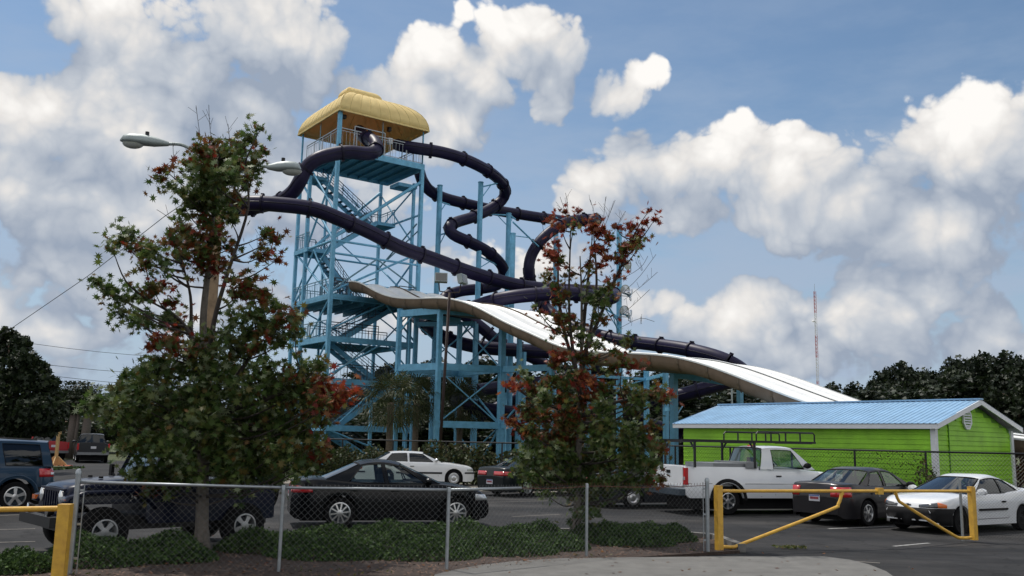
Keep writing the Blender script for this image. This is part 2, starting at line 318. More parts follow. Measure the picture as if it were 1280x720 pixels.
def thing(name, label, cat, loc=(0, 0, 0), rz=0.0, group=None):
    o = bpy.data.objects.new(name, None); COL.objects.link(o); o.location = loc; o.rotation_euler = (0, 0, rz); o.empty_display_size = .2
    o['label'] = label; o['category'] = cat
    if group: o['group'] = group
    return o
def tag(o, label, cat, group=None, kind=None):
    if label: o['label'] = label
    if cat: o['category'] = cat
    if group: o['group'] = group
    if kind: o['kind'] = kind
    return o
def copy_tree(o, parent=None):
    c = o.copy(); COL.objects.link(c)
    if parent is not None: c.parent = parent
    for ch in KIDS.get(o.name, []) if o.name in KIDS else [x for x in o.children]: copy_tree(ch, c)
    return c
KIDS = {}
_ub = MB().box((0, 0, 0), (1, 1, 1)).mesh('unit_member', M['blue'])
UNIT = {}
def unit(kind, m):
    k = (kind, m.name)
    if k not in UNIT:
        UNIT[k] = MB().box((0, 0, 0), (1, 1, 1)).mesh('member', m) if kind == 'box' else MB().tube([(0, 0, -.5), (0, 0, .5)], .5, 8).mesh('bar', m, 60)
    return UNIT[k]
def strut(parent, name, a, b, w, h=None, m=None, kind='box'):
    """one straight member between two world points, sharing its mesh"""
    a, b = Vector(a), Vector(b); d = b - a; q = d.to_track_quat('Z', 'Y')
    if abs(d.z) > .98 * d.length: q = Matrix.Rotation(TWR, 4, 'Z').to_quaternion()
    if kind == 'box' and abs(d.z) > .98 * d.length: w *= .74; h = (h or w / .74) * .74
    mw = Matrix.LocRotScale((a + b) / 2 - parent.location, q, (w, h or w, d.length))
    return link(name, unit(kind, m or M['blue']), parent, mw)

def scatter(centers, sizes, shape, rs, up=0.0, flat=None):
    """many small flat faces: returns arrays (verts, n per face)"""
    c = np.asarray(centers, float); n = len(c); k = len(shape)
    nrm = rs.normal(size=(n, 3)); nrm[:, 2] = np.abs(nrm[:, 2]) + up
    nrm /= np.linalg.norm(nrm, axis=1)[:, None]
    t = rs.normal(size=(n, 3)); u = np.cross(nrm, t); u /= np.linalg.norm(u, axis=1)[:, None]; v = np.cross(nrm, u)
    sh = np.asarray(shape); s = np.asarray(sizes)[:, None, None]
    return (c[:, None, :] + s * (sh[None, :, 0:1] * u[:, None, :] + sh[None, :, 1:2] * v[:, None, :])).reshape(-1, 3), k
def face_mesh(name, verts, k, m):
    me = bpy.data.meshes.new(name); nv = len(verts); nf = nv // k
    me.vertices.add(nv); me.vertices.foreach_set('co', np.ascontiguousarray(verts, dtype=np.float32).ravel())
    me.loops.add(nv); me.loops.foreach_set('vertex_index', np.arange(nv, dtype=np.int32))
    me.polygons.add(nf); me.polygons.foreach_set('loop_start', np.arange(0, nv, k, dtype=np.int32))
    me.materials.append(m); me.update(calc_edges=True); return me
MAPLE = [(0, -.55), (.07, -.22), (.38, -.38), (.20, -.06), (.60, .10), (.20, .12), (.30, .42), (.08, .22), (0, .66), (-.08, .22), (-.30, .42), (-.20, .12), (-.60, .10), (-.20, -.06), (-.38, -.38), (-.07, -.22)]
OVAL = [(0, -.5), (.3, -.1), (.22, .3), (0, .5), (-.22, .3), (-.3, -.1)]
SPRIG = [(0, -.5), (.09, -.18), (.36, -.22), (.13, .02), (.30, .26), (.06, .18), (0, .55), (-.08, .16), (-.33, .22), (-.11, -.02), (-.34, -.28), (-.08, -.2)]
DIAM = [(0, -.5), (.22, 0), (0, .5), (-.22, 0)]
TUFT = [(0, -.5), (.42, -.2), (.16, .05), (.34, .42), (-.08, .2), (-.4, .4), (-.2, -.05), (-.42, -.3)]
def in_ball(rs, n, p=.45):
    d = rs.normal(size=(n, 3)); d /= np.linalg.norm(d, axis=1)[:, None]; return d * (rs.random(n) ** p)[:, None]
def interp(path, n):
    """smooth (Catmull-Rom) resample of a list of Vectors"""
    pts = [Vector(p) for p in path]; q = [pts[0] * 2 - pts[1]] + pts + [pts[-1] * 2 - pts[-2]]; out = []
    for i in range(len(pts) - 1):
        a, b, c, d = q[i:i + 4]
        for j in range(n):
            t = j / n
            out.append(.5 * ((2 * b) + (c - a) * t + (2 * a - 5 * b + 4 * c - d) * t * t + (3 * b - a - 3 * c + d) * t ** 3))
    out.append(pts[-1]); return out

# ------------------------------------------------------------------ ground, car park, beds
def structure(o): o['kind'] = 'structure'; return o
structure(MB().poly([(-3000, -200, -.03), (3000, -200, -.03), (3000, 4000, -.03), (-3000, 4000, -.03)]).build('ground', M['grass']))
LOT = [(-90, -8), (60, -8), (60, 29.5), (14.6, 31.2), (7.0, 40.2), (-10, 42.8), (-18, 44.5), (-19, 64), (-90, 66)]
structure(MB().prism(LOT, -.1, 0).build('car_park_asphalt', M['asphalt']))
BED = [(-7.6, 10.5), (-7.5, 12.9), (-6.4, 14.2), (-4.0, 16.75), (-1.2, 18.4), (1.2, 19.7), (3.3, 19.9), (4.15, 19.2), (4.25, 17.3), (1.0, 15.3), (-.9, 13.7), (-1.4, 10.5)]
def bed():
    bm_ = MB(); r = np.random.RandomState(3)
    # gently mounded sheet
    xs = np.arange(-7.6, 4.5, .3); ys = np.arange(10.5, 20.1, .3)
    def inside(x, y):
        c = False; n = len(BED)
        for i in range(n):
            (x1, y1), (x2, y2) = BED[i], BED[(i + 1) % n]
            if (y1 > y) != (y2 > y) and x < (x2 - x1) * (y - y1) / (y2 - y1) + x1: c = not c
        return c
    bm_.prism(BED, 0, .05)
    pts = []
    structure(bm_.build('planting_bed', M['mulch']))
    n = 0; C = []
    while len(C) < 5200:
        x, y = r.uniform(-7.5, 4.2), r.uniform(10.6, 19.8)
        if inside(x, y): C.append((x, y, .055 + r.rand() * .02))
    v, k = scatter(C, r.uniform(.04, .10, len(C)), [(0, -.5), (.12, 0), (0, .5), (-.12, 0)], r, up=2.5)
    o = link('mulch_chips', face_mesh('mulch_chips', v, k, M['chip'])); tag(o, 'loose brown mulch and pine straw covering the planting bed behind the fence', 'mulch', kind='stuff')
    return inside
in_bed = bed()
def curb_run(pts, name='curb'):
    b = MB(); w = .15
    for i in range(len(pts) - 1):
        p, q = Vector((*pts[i], 0)), Vector((*pts[i + 1], 0)); d = (q - p).normalized(); L_ = (q - p).length; n = max(1, int(L_ / 1.5))
        for j in range(n):
            a_ = p + (q - p) * (j / n); b_ = p + (q - p) * ((j + 1) / n) - d * .012
            b.beam(a_ + Vector((0, 0, .04)), b_ + Vector((0, 0, .04)), w, .22)
    return structure(b.build(name, M['curb']))
curb_run([(-7.55, 12.9), (-6.45, 14.25), (-4.05, 16.8), (-1.25, 18.47), (1.2, 19.78), (3.3, 19.98), (4.23, 19.25), (4.33, 17.45)])
sw = [G(560, 719), G(602, 711), G(645, 706), G(700, 702.5), G(800, 701), G(900, 700), G(1030, 700), G(1062, 704), G(1086, 710), G(1108, 719), G(1130, 735)]
SW = [(p.x, p.y) for p in sw] + [(5.3, 9.5), (-1.9, 9.5), (-1.35, 12.6)]
structure(MB().prism(SW, -.02, .06).build('sidewalk', M['concrete']))
pad = MB().prism([(-8.9, 13.35), (-8.1, 13.55), (-7.5, 13.0), (-7.3, 12.0), (-9.2, 12.0)], -.02, .12); structure(pad.build('kerb_end', M['curb']))
structure(MB().prism([(-31, 47), (-27.5, 45.4), (-24, 46.2), (-22.5, 48.5), (-27, 50.5)], -.02, .13).build('grass_island', M['grass']))
structure(MB().prism([(-9.5, 38.6), (14, 30.9), (7, 40.1), (-10, 42.7)], 0.001, .012).build('dirt_strip', M['tyre_wall']))
# parking bay lines: each painted line separate
def line(a, b, w=.10, m='stripe'):
    a, b = Vector(a), Vector(b); d = (b - a).normalized(); n = Vector((-d.y, d.x, 0)) * w / 2
    o = MB().add([a + n + Vector((0, 0, .004)), a - n + Vector((0, 0, .004)), b - n + Vector((0, 0, .004)), b + n + Vector((0, 0, .004))], [(0, 1, 2, 3)]).build('painted_line', M[m]); return structure(o)
for (a, b, m) in [((1035, 661), (1118, 658), 'stripe'), ((1117, 683), (1161, 679), 'stripe'), ((1040, 700), (1100, 704), 'stripe_warm'), ((905, 641), (985, 638), 'stripe_warm'), ((800, 634), (862, 632), 'stripe_warm'),
                  ((-30, 646), (36, 643), 'stripe_warm'), ((-30, 663), (44, 661), 'stripe_warm'), ((-30, 679), (44, 677), 'stripe_warm'), ((-30, 699), (60, 697), 'stripe_warm'), ((640, 646), (700, 643), 'stripe_warm'), ((610, 628), (690, 626), 'stripe_warm'),
                  ((1100, 577), (1100, 577), 'stripe')][:-1]:
    line(G(*a), G(*b), .09, m)

# ------------------------------------------------------------------ slide tower
TA = R(36); TWR = TA
U = Vector((math.cos(TA), math.sin(TA), 0)); V = Vector((-math.sin(TA), math.cos(TA), 0))
F0 = Vector((-.1993 * 62, 62, 0)); LU, LV = 6.8, 6.4
def T(a, b, z): return F0 + U * a + V * b + Vector((0, 0, z))
ZD = P(424, 183, 62).z; ZC = P(426, 139, 62).z
Z1, Z2, Z3, Z4 = [P(416, y, 62).z for y in (535, 476, 423, 370)]
ZL = P(400, 312, 66).z; ZR = P(470, 279, 69).z; ZM = P(418, 300, 62).z
print('levels', ZD, ZC, Z1, Z2, Z3, Z4, ZL, ZR, ZM)
tw = thing('slide_tower', 'tall light blue steel stair tower with yellow fabric canopy on top', 'slide tower', T(LU / 2, LV / 2, 0))
def ts(name, a, b, w, h=None, m='blue', kind='box'): return strut(tw, name, a, b, w, h, M[m], kind)
for (a, b, zt, w) in [(0, 0, ZC, .34), (LU, 0, ZD, .34), (LU, .02, ZC - .01, .12), (0, LV, ZC, .15), (LU, LV, ZC, .28), (0, LV * .72, ZD, .32), (LU, 1.1, ZD - 1.2, .26), (2.2, LV, ZD, .2), (0.02, LV + .02, ZD - .4, .30)]:
    ts('column', T(a, b, 0), T(a, b, zt), w)
# horizontal girders of each level
for z in (Z1, Z2, Z3, Z4):
    ts('girder', T(0, 0, z), T(0, LV, z), .2, .38); ts('girder', T(0, 0, z), T(LU, 0, z), .2, .38)
    ts('girder', T(LU, 0, z), T(LU, LV, z), .2, .3); ts('girder', T(0, LV, z), T(LU, LV, z), .2, .3)
for z in (ZM, ZM - .9):
    ts('brace', T(0, 0, z), T(LU, 0, z), .16, kind='cyl')
ts('brace', T(0, 0, ZM), T(0, LV, ZM), .2, kind='cyl'); ts('brace', T(0, LV, ZM), T(LU, LV, ZM), .16, kind='cyl'); ts('brace', T(LU, 0, ZR), T(LU, LV, ZR), .16, kind='cyl')
# sloping braces
BR = [((LU, 0, ZD - 1.3), (0, 0, ZM + .2), .24), ((LU, LV, ZD - .8), (0, LV * .5, ZM), .22), ((0, LV, ZD - 1), (0, 0, ZM), .16), ((0, 0, ZD - 1.0), (0, LV * .72, ZM), .16), ((0, LV * .72, ZD - .5), (0, .2, ZM + 2.2), .14),
      ((LU, 0, ZD - 1.2), (LU, LV, ZR), .12), ((LU, LV, ZD - 1), (LU, 0, ZM), .12), ((0, LV, ZM), (0, 0, Z4), .15), ((0, 0, ZM), (0, LV, Z4), .15), ((LU, 0, ZM), (0, 0, Z4 + .3), .15), ((LU, LV, ZM), (LU, 0, Z4), .14), ((LU, 0, ZM), (LU, LV, Z4), .14),
      ((0, LV, Z4), (0, LV / 2, Z3 + .2), .13), ((0, 0, Z4), (0, LV / 2, Z3 + .2), .13), ((0, LV, Z3), (0, LV / 2, Z2), .13), ((0, 0, Z3), (0, LV / 2, Z2), .13), ((0, LV, Z2), (0, LV / 2, Z1), .13), ((0, 0, Z2), (0, LV / 2, Z1), .13),
      ((LU * .62, 0, Z4 - .1), (0, 0, Z3 + .6), .13), ((LU, 0, Z3 + .2), (LU * .62, 0, Z4 - .1), .15), ((LU * .62, 0, Z3), (0, 0, Z2 + .3), .13), ((LU * .66, 0, Z3), (LU, 0, Z2 + .6), .13), ((LU * .6, 0, Z2 - .1), (LU * .1, 0, Z1), .13),
      ((LU, LV, Z4), (0, LV, Z3), .11), ((0, LV, Z4), (LU, LV, Z3), .11), ((LU, LV, Z3), (0, LV, Z2), .11), ((LU, LV, Z4), (LU, 0, Z3), .11), ((LU, 0, Z4), (LU, LV, Z3), .11), ((LU, LV, Z3), (LU, 0, Z2), .11),
      ((0, LV, Z1), (0, 0, .2), .13), ((0, 0, Z1), (LU, 0, .2), .13), ((LU * .5, LV, ZD - 1), (LU, LV, ZR), .1), ((LU * .35, LV, ZD - 1), (LU * .5, LV, ZM), .1), ((0, LV, ZD - 3), (LU * .8, LV, ZM), .1)]
for a, b, w in BR: ts('brace', T(*a), T(*b), w, kind='cyl')
# top deck
def slab(name, a0, a1, b0, b1, z, t=.14, m='blue_dark', rim=.42):
    mb = MB(); c = T((a0 + a1) / 2, (b0 + b1) / 2, z - t / 2); mb.box(c, (a1 - a0, b1 - b0, t), TA)
    n = max(1, int((a1 - a0) / .8))
    for i in range(1, n):
        x = a0 + (a1 - a0) * i / n; mb.beam(T(x, b0 + .06, z - t - .10), T(x, b1 - .06, z - t - .10), .08, .2)
    o = mb.build(name, M[m], tw, world=True)
    if rim:
        for (p, q) in (((a0, b0), (a1, b0)), ((a1, b0), (a1, b1)), ((a1, b1), (a0, b1)), ((a0, b1), (a0, b0))):
            ts('edge_beam', T(*p, z - rim / 2 + .012), T(*q, z - rim / 2 + .012), .11, rim)
    return o
def railing(p, q, h=1.15, m='rail', step=.28, posts=1.4, parent=None):
    parent = parent or tw; p, q = Vector(p), Vector(q); mb = MB(); L_ = (q - p).length; n = max(1, round(L_ / posts)); up = Vector((0, 0, 1))
    for i in range(n + 1):
        a = p + (q - p) * i / n; mb.beam(a, a + up * h, .055)
    for zz, w in ((h, .06), (.12, .04), (h - .18, .035)): mb.beam(p + up * zz, q + up * zz, w)
    k = max(2, int(L_ / step))
    for i in range(1, k):
        a = p + (q - p) * i / k; mb.beam(a + up * .12, a + up * (h - .18), .02)
    return mb.build('railing', M[m], parent, world=True)
slab('top_deck', -.1, LU + .1, -.1, LV * .86, ZD)
for p_, q_ in (((0, 0), (0, LV * .86)), ((LU, 0), (LU, LV * .86)), ((0, 0), (LU, 0)), ((2.4, LV * .86), (LU, LV * .86))): railing(T(*p_, ZD), T(*q_, ZD), 1.4, 'galv')
for a_ in (1.2, 3.6): ts('gate_post', T(a_, .02, ZD), T(a_, .02, ZD + 1.75), .08, m='galv')
ts('gate_bar', T(1.2, .02, ZD + 1.75), T(3.6, .02, ZD + 1.75), .06, m='galv')
slab('landing', LU - 1.4, LU + .1, .9, 2.2, ZD - 1.4, .12, rim=.25)
slab('slide_deck', -.1, LU + .1, -.1, LV + .1, Z4, rim=0)
for p, q in (((-.05, 0), (-.05, LV)), ((-.05, LV), (LU, LV)), ((LU, LV), (LU, 2.0))): railing(T(*p, Z4), T(*q, Z4), 1.25)
# folded stair flights
def flight(a0, z0, a1, z1, b0, b1, land=None):
    fl = link('stair_flight', None, tw); fl.location = (0, 0, 0)
    mb = MB(); n = max(6, int(abs(z1 - z0) / .26))
    for b in (b0, b1): mb.beam(T(a0, b, z0 - .08), T(a1, b, z1 - .08), .07, .34)
    fl.data = None
    bpy.data.objects.remove(fl)
    fl = mb.build('stair_flight', M['blue'], tw, world=True)
    tm = TREAD['m']; sx = abs(a1 - a0) / n
    for i in range(n):
        t = (i + .5) / n; c = T(a0 + (a1 - a0) * t, (b0 + b1) / 2, z0 + (z1 - z0) * t)
        link('tread', tm, fl, Matrix.LocRotScale(c - tw.location, Matrix.Rotation(TA, 4, 'Z').to_quaternion(), (.30, abs(b1 - b0) - .08, .05)))
    for b in (b0, b1):
        r = MB(); k = n
        up = Vector((0, 0, 1)); p, q = T(a0, b, z0), T(a1, b, z1)
        for zz in (1.05, .6, .82): r.beam(p + up * zz, q + up * zz, .045 if zz > 1 else .03)
        for i in range(k + 1): a = p + (q - p) * i / k; r.beam(a, a + up * 1.05, .045 if i % 4 == 0 else .022)
        o = r.build('handrail', M['dark_steel'], fl); o.data.transform(Matrix.Translation(-tw.location))
    return fl
TREAD = {'m': MB().box((0, 0, 0), (1, 1, 1)).mesh('tread', M['dark_steel'])}
b0, b1, b2 = LV - 1.15, LV - .05, LV - 2.35
slab('landing', -.1, 1.3, LV - 1.7, LV + .1, ZD - 1.0, .1, rim=.22)
flight(1.3, ZD - 1.0, LU - 1.3, ZR, b0, b1); slab('landing', LU - 1.4, LU + .1, b2, b1 + .1, ZR, .1, rim=.24)
railing(T(LU + .05, b2, ZR), T(LU + .05, b1, ZR)); railing(T(LU - 1.4, b1 + .05, ZR), T(LU, b1 + .05, ZR))
flight(LU - 1.4, ZR, 1.4, ZL, b2 + .02, b0 - .1); slab('landing', -.1, 1.5, b2, b1 + .1, ZL, .1, rim=.30)
railing(T(-.05, b2, ZL), T(-.05, b1, ZL)); railing(T(0, b1 + .05, ZL), T(1.5, b1 + .05, ZL))
flight(1.5, ZL, LU - 1.8, Z4 + .05, b0, b1)
railing(T(LU - 1.8, 2.2, Z4), T(LU - .1, 2.2, Z4), 1.25)
zz_ = [(Z4, Z3, 1), (Z3, Z2, -1), (Z2, Z1, 1), (Z1, .05, -1)]
for (za, zb_, s) in zz_:
    lo, hi = 1.2, LU - 1.2
    bb = (1.0, 2.1) if s > 0 else (2.3, 3.4)
    flight(hi if s > 0 else lo, za, lo if s > 0 else hi, zb_, *bb)
for z, a in ((Z3, 0), (Z2, 1), (Z1, 0)):
    if a == 0: slab('landing', -.05, 1.2, .8, 3.6, z + .12, .1, rim=0); railing(T(-.05, .3, z + .12), T(-.05, LV, z + .12))
    else: slab('landing', LU - 1.2, LU + .05, .8, 3.6, z + .12, .1, rim=0); railing(T(LU, .8, z + .12), T(LU, 3.6, z + .12))
slab('platform', 0, LU, LV * .55, LV, Z3 + .13, .1, rim=0)
for s in range(4): ts('joist', T(.9 + s * 1.6, .1, Z4 - .3), T(.9 + s * 1.6, LV, Z4 - .3), .14, .3, 'blue_dark')

for (p_, q_, z_) in (((0, 0), (1.2, 0), Z4), ((.6, 1.2), (LU - .4, 1.2), Z4), ((.9, 3.0), (4.6, 3.0), Z4), ((1.2, 1.2), (1.2, 4.4), Z4), ((LU - 1.5, 0), (LU, 0), Z4), ((LU, 0), (LU, 2.0), Z4), ((2.6, 1.4), (2.6, 3.0), Z4)):
    railing(T(*p_, z_), T(*q_, z_), 1.3, 'dark_steel', .2)
for (p_, q_, z_) in (((.3, .6), (LU * .6, .6), Z3 + .12), ((.3, 3.8), (LU - .3, 3.8), Z3 + .12), ((.3, .6), (LU - .4, .6), Z2 + .12)):
    railing(T(*p_, z_), T(*q_, z_), 1.1, 'dark_steel', .25)
for a_, b_, w_ in (((LU * .5, 0, ZM - .9), (0, 0, Z4 + .4), .12), ((LU * .5, 0, ZM - .9), (LU, 0, Z4 + 1.2), .12), ((LU, .5, ZR - .6), (LU, LV, ZM - .4), .12), ((0, LV * .5, ZM - .2), (0, .1, Z4 + .3), .13), ((0, LV * .5, ZM - .2), (0, LV, Z4 + .3), .13),
                  ((0, LV, Z4 - .2), (LU, LV, ZM - 1), .12), ((LU * .3, LV, ZM), (LU, LV, Z4 + .2), .12), ((0, 0, Z2), (LU * .5, 0, Z3), .12), ((LU, LV, Z2), (0, LV, Z1), .12), ((LU, 0, Z2), (LU, LV, Z1), .12), ((LU, 0, ZM + 1.8), (LU, LV, ZM - .3), .1)):
    ts('brace', T(*a_), T(*b_), w_, kind='cyl', m='rail' if w_ < .125 else 'blue')

# canopy: scalloped cloister vault with a raised vent cap
def vault(name, z0, ax, ay, H, r, cx=0.0, n=9, sc=.035, flat=None, thick=True):
    c = T(LU / 2 + cx, LV / 2, 0); rows = []; K = 9
    for i in range(n + 1):
        th = (math.pi / 2) * i / n; ins = r * (1 - math.cos(th)); z = z0 + H * math.sin(th)
        hx, hy = ax - ins, ay - ins; ring = []
        for (p, q, L1) in (((-1, -1), (1, -1), hx), ((1, -1), (1, 1), hy), ((1, 1), (-1, 1), hx), ((-1, 1), (-1, -1), hy)):
            for j in range(K):
                for kk in (0, .25, .5, .75):
                    t = (j + kk) / K; x = p[0] + (q[0] - p[0]) * t; y = p[1] + (q[1] - p[1]) * t
                    bul = sc * math.sin(math.pi * kk) * (1 - i / n * .7)
                    ring.append(c + U * (x * (hx + bul)) + V * (y * (hy + bul)) + Vector((0, 0, z + (bul if i else 0))))
        rows.append(ring)
    mb = MB().grid(rows, close=True); mb.poly(rows[-1])
    o = mb.build(name, M['canopy'], tw, smooth=24, world=True)
    if n > 6:
        for q in range(0, 4 * K * 4, 4): MB().tube([r_[q] + Vector((0, 0, .012)) for r_ in rows], .020, 4).build('fabric_seam', M['canopy_seam'], tw, world=True)
    s = o.modifiers.new('thickness', 'SOLIDIFY'); s.thickness = .03
    return o, rows
cv, rows = vault('canopy', ZC, LU / 2 + .24, LV / 2 + .40, 2.45, 3.3)
vault('canopy_vent', ZC + 2.50, 1.5, .72, .75, .72, cx=-.35, n=6, sc=.02)
mb = MB()
for i in range(4):
    a, b = rows[0][i * 36], rows[0][((i + 1) % 4) * 36]; mb.beam(a + Vector((0, 0, -.02)), b + Vector((0, 0, -.02)), .10, .12)
for i in range(4):
    mb.tube([rows[k][i * 36] - Vector((0, 0, .09)) for k in range(10)], .05, 5)
for i in range(0, 144, 8):
    mb.tube([rows[k][i] - Vector((0, 0, .08)) for k in range(10)], .022, 4)
mb.build('canopy_frame', M['canopy'], tw, world=True)
for (a, b) in ((0, 0), (LU * .5, 0), (LU, LV * .5), (0, LV * .5)):
    ts('canopy_post', T(a, b, ZD), T(a, b, ZC), .07, kind='cyl', m='rail')
mb = MB().box(T(LU * .62, .4, ZC - 1.2), (.32, .3, .42), TA); mb.build('control_box', M['white_trim'], tw, world=True)
mb = MB().box(T(.4, .25, ZC - .25), (.3, .3, .25), TA).box(T(LU * .6, .3, ZC - .35), (.22, .3, .3), TA); mb.build('speaker', M['black_metal'], tw, world=True)

# ------------------------------------------------------------------ purple tube slides
def tube_slide(label, path, r=.47, seg=7, sub=8, every=8, mount=None):
    pts = interp([P(*p) for p in path], sub); base = pts[0].copy(); root = thing('tube_slide', label, 'water slide', (base.x, base.y, 0), group='dark purple tube slides on the tower')
    n = len(pts); L_ = [0]
    for i in range(1, n): L_.append(L_[-1] + (pts[i] - pts[i - 1]).length)
    # resample evenly and cut into flanged lengths
    tot = L_[-1]; k = int(tot / .35); ev = []; j = 0
    for i in range(k + 1):
        d = tot * i / k
        while j < n - 2 and L_[j + 1] < d: j += 1
        t = (d - L_[j]) / max(1e-6, L_[j + 1] - L_[j]); ev.append(pts[j].lerp(pts[j + 1], t))
    step = every; i = 0
    while i < k:
        e = min(k, i + step)
        if k - e < 3: e = k
        MB().tube(ev[i:e + 1], r, 18, cap=False).build('tube_section', M['purple'], root, smooth=True, world=True)
        d = (ev[e] - ev[e - 1]).normalized()
        fr = MB().tube([ev[e] - d * .055, ev[e] - d * .05, ev[e] + d * .05, ev[e] + d * .055], [r, r + .085, r + .085, r], 18, cap=False)
        up = Vector((0, 0, 1)); up = (up - d * up.dot(d)).normalized()
        for sgn in (1, -1):
            fr.beam(ev[e] + up * sgn * r, ev[e] + up * sgn * (r + .14), .22, .2)
        fr.build('flange', M['purple_flange'], root, smooth=40, world=True); i = e
    # lap seam moulded along both sides
    sm = MB()
    for sgn in (1, -1):
        ln = []
        for q in range(k + 1):
            d = (ev[min(q + 1, k)] - ev[max(q - 1, 0)]).normalized(); s = d.cross(Vector((0, 0, 1))).normalized(); ln.append(ev[q] + s * sgn * (r + .01))
        sm.tube(ln, .035, 4)
    sm.build('seam', M['purple_flange'], root, world=True)
    return root, ev
T1 = [(449, 164, 65), (455, 171, 63.5), (466, 176, 62), (471, 184, 61), (466, 191, 60.2), (455, 192, 59.8), (436, 190, 59.4), (415, 193, 59), (396, 199, 58.5), (383, 210, 58.5), (375, 226, 58.5), (366, 240, 58.8), (350, 251, 59.3), (325, 258, 60.5), (303, 262, 60.5),
      (290, 260, 58), (294, 256, 55.5), (312, 254, 54.5), (340, 255, 54.5), (390, 261, 55.2), (425, 274, 56), (460, 289, 57.5), (500, 309, 59), (540, 323, 60.5), (590, 341, 62.5), (640, 355, 64.5), (680, 361, 66), (715, 363, 67), (745, 364, 67.2), (764, 366, 66), (767, 371, 64), (755, 373, 62.5),
      (730, 369, 61.5), (708, 366.5, 61), (688, 367, 61), (642, 371, 61), (610, 378, 62), (580, 388, 64), (555, 395, 66.5), (535, 395, 69), (522, 394, 70), (524, 400, 68.5), (545, 416, 66), (566, 426, 65), (600, 434, 64), (650, 438, 64), (700, 441, 65), (735, 448, 67), (740, 462, 70), (700, 474, 71), (640, 482, 70), (590, 489, 67), (572, 496, 63), (580, 506, 60.5), (620, 514, 60), (680, 520, 61), (740, 528, 63), (780, 537, 64)]
T2 = [(497, 181, 66), (505, 183, 65.5), (525, 186, 65.5), (550, 190, 66), (575, 197, 67), (600, 208, 68.5), (620, 221, 70.5), (631, 235, 72.5), (629, 248, 73.5), (615, 260, 73), (592, 271, 71.5), (570, 278, 70), (561, 285, 69), (568, 294, 69), (590, 304, 70), (610, 315, 71.5), (626, 330, 73), (630, 344, 74), (622, 356, 74), (600, 361, 73), (575, 364, 72), (556, 372, 71), (560, 383, 70.5), (585, 397, 70), (605, 412, 70), (622, 426, 70), (650, 440, 70.5), (680, 456, 72), (685, 476, 74), (640, 500, 75), (600, 520, 74)]
T3 = [(524, 214, 69), (528, 226, 69), (537, 238, 70), (554, 247, 71), (580, 254, 72.5), (610, 261, 74), (650, 268, 76), (690, 274, 78), (720, 277, 79.5), (742, 275, 79.5), (746, 275, 77), (735, 274, 74.5), (712, 277, 73), (692, 287, 72), (675, 302, 71.5), (664, 320, 71.5), (661, 338, 71.5), (664, 354, 72), (672, 372, 72), (690, 392, 71), (715, 407, 69), (745, 418, 66.5), (780, 426, 64), (820, 431, 61), (860, 437, 58.5), (895, 446, 57), (918, 456, 56.5), (930, 466, 57.5), (922, 474, 58.5), (905, 479, 58.5), (880, 486, 58.5), (855, 493, 59), (825, 500, 60), (800, 508, 62), (790, 520, 64), (815, 532, 63), (850, 540, 62)]
t1, e1 = tube_slide('dark purple tube slide leaving the tower front, looping left and sweeping across in front', T1, .47)
t2, e2 = tube_slide('dark purple tube slide leaving the tower right side and doubling back twice in the air', T2, .45)
t3, e3 = tube_slide('dark purple tube slide from below the deck running farthest right before it drops', T3, .45)
# free-standing columns with arms that carry the tubes
def tube_column(px, py, Y, label, arms, lights=False):
    top = P(px, py, Y); root = thing('support_column', label, 'support column', (top.x, top.y, 0), group='light blue columns carrying the tube slides')
    strut(root, 'post', (top.x, top.y, 0), top, .42, .42, M['blue'], 'cyl')
    MB().lathe([(0, .03), (.23, .03), (.23, -.02)], 12, Matrix.Translation(top - root.location)).build('cap', M['blue'], root)
    for (ex, ey, eY, zoff) in arms:
        a = P(ex, ey, eY); s = Vector((top.x, top.y, a.z + zoff))
        strut(root, 'arm', s, a, .13, .13, M['blue'], 'cyl'); strut(root, 'arm_brace', s - Vector((0, 0, 1.0)), s.lerp(a, .62), .08, .08, M['blue'], 'cyl')
    return root
tube_column(550, 232, 70, 'blue column just right of the tower under the upper tube bend', [(562, 256, 71, 0), (562, 290, 69.6, -.2)])
tube_column(601, 228, 70.5, 'tall round blue column inside the first purple loop', [(622, 229, 70.7, -.4), (621, 331, 72.5, .3)])
tube_column(636, 267, 73.5, 'blue column right of the first purple loop under a straight tube run', [(612, 268, 73, .1), (644, 274, 74, .3)])
tube_column(641, 292, 65.5, 'short topped blue column in front of the hanging purple tube', [(673, 308, 71, .6), (650, 360, 65.2, 0)])
tube_column(695, 290, 76, 'blue column behind the sparse top of the red maple', [(700, 277, 77.5, 0)])
lc = tube_column(774, 281, 70, 'blue light column with three pairs of round floodlights', [(745, 378, 65, -.4), (760, 382, 66, -.8)])
# round floodlights: things of their own on that column
def flood(px, py, Y, rz, label):
    p = P(px, py, Y); root = thing('floodlight', label, 'floodlight', p, rz, 'round floodlights on the light column')
    Mt = Matrix.Rotation(R(100), 4, 'X')
    MB().lathe([(0, -.42), (.14, -.40), (.17, -.25), (.30, -.08), (.38, .05), (.38, .09), (.34, .09)], 18, Mt).build('reflector', M['chrome'], root, smooth=40)
    MB().lathe([(.35, .07), (0, .10)], 18, Mt).build('lens', M['clear_lens'], root, smooth=True)
    MB().beam((-.4, 0, 0), (-.4, 0, -.5), .04).beam((.4, 0, 0), (.4, 0, -.5), .04).beam((-.42, 0, -.5), (.42, 0, -.5), .05).build('bracket', M['galv'], root)
for i, (x, y, rz, lb) in enumerate([(784, 331, 40, 'topmost round floodlight on the blue light column'), (781, 362, 20, 'larger round floodlight at the middle of the blue light column'), (788, 367, 75, 'smaller round floodlight just right of the middle one'), (780, 388, 15, 'lowest left round floodlight on the blue light column'), (787, 393, 70, 'lowest right round floodlight on the blue light column')]):
    flood(x, y, 69.3 + .3 * (i % 2), R(rz), lb)

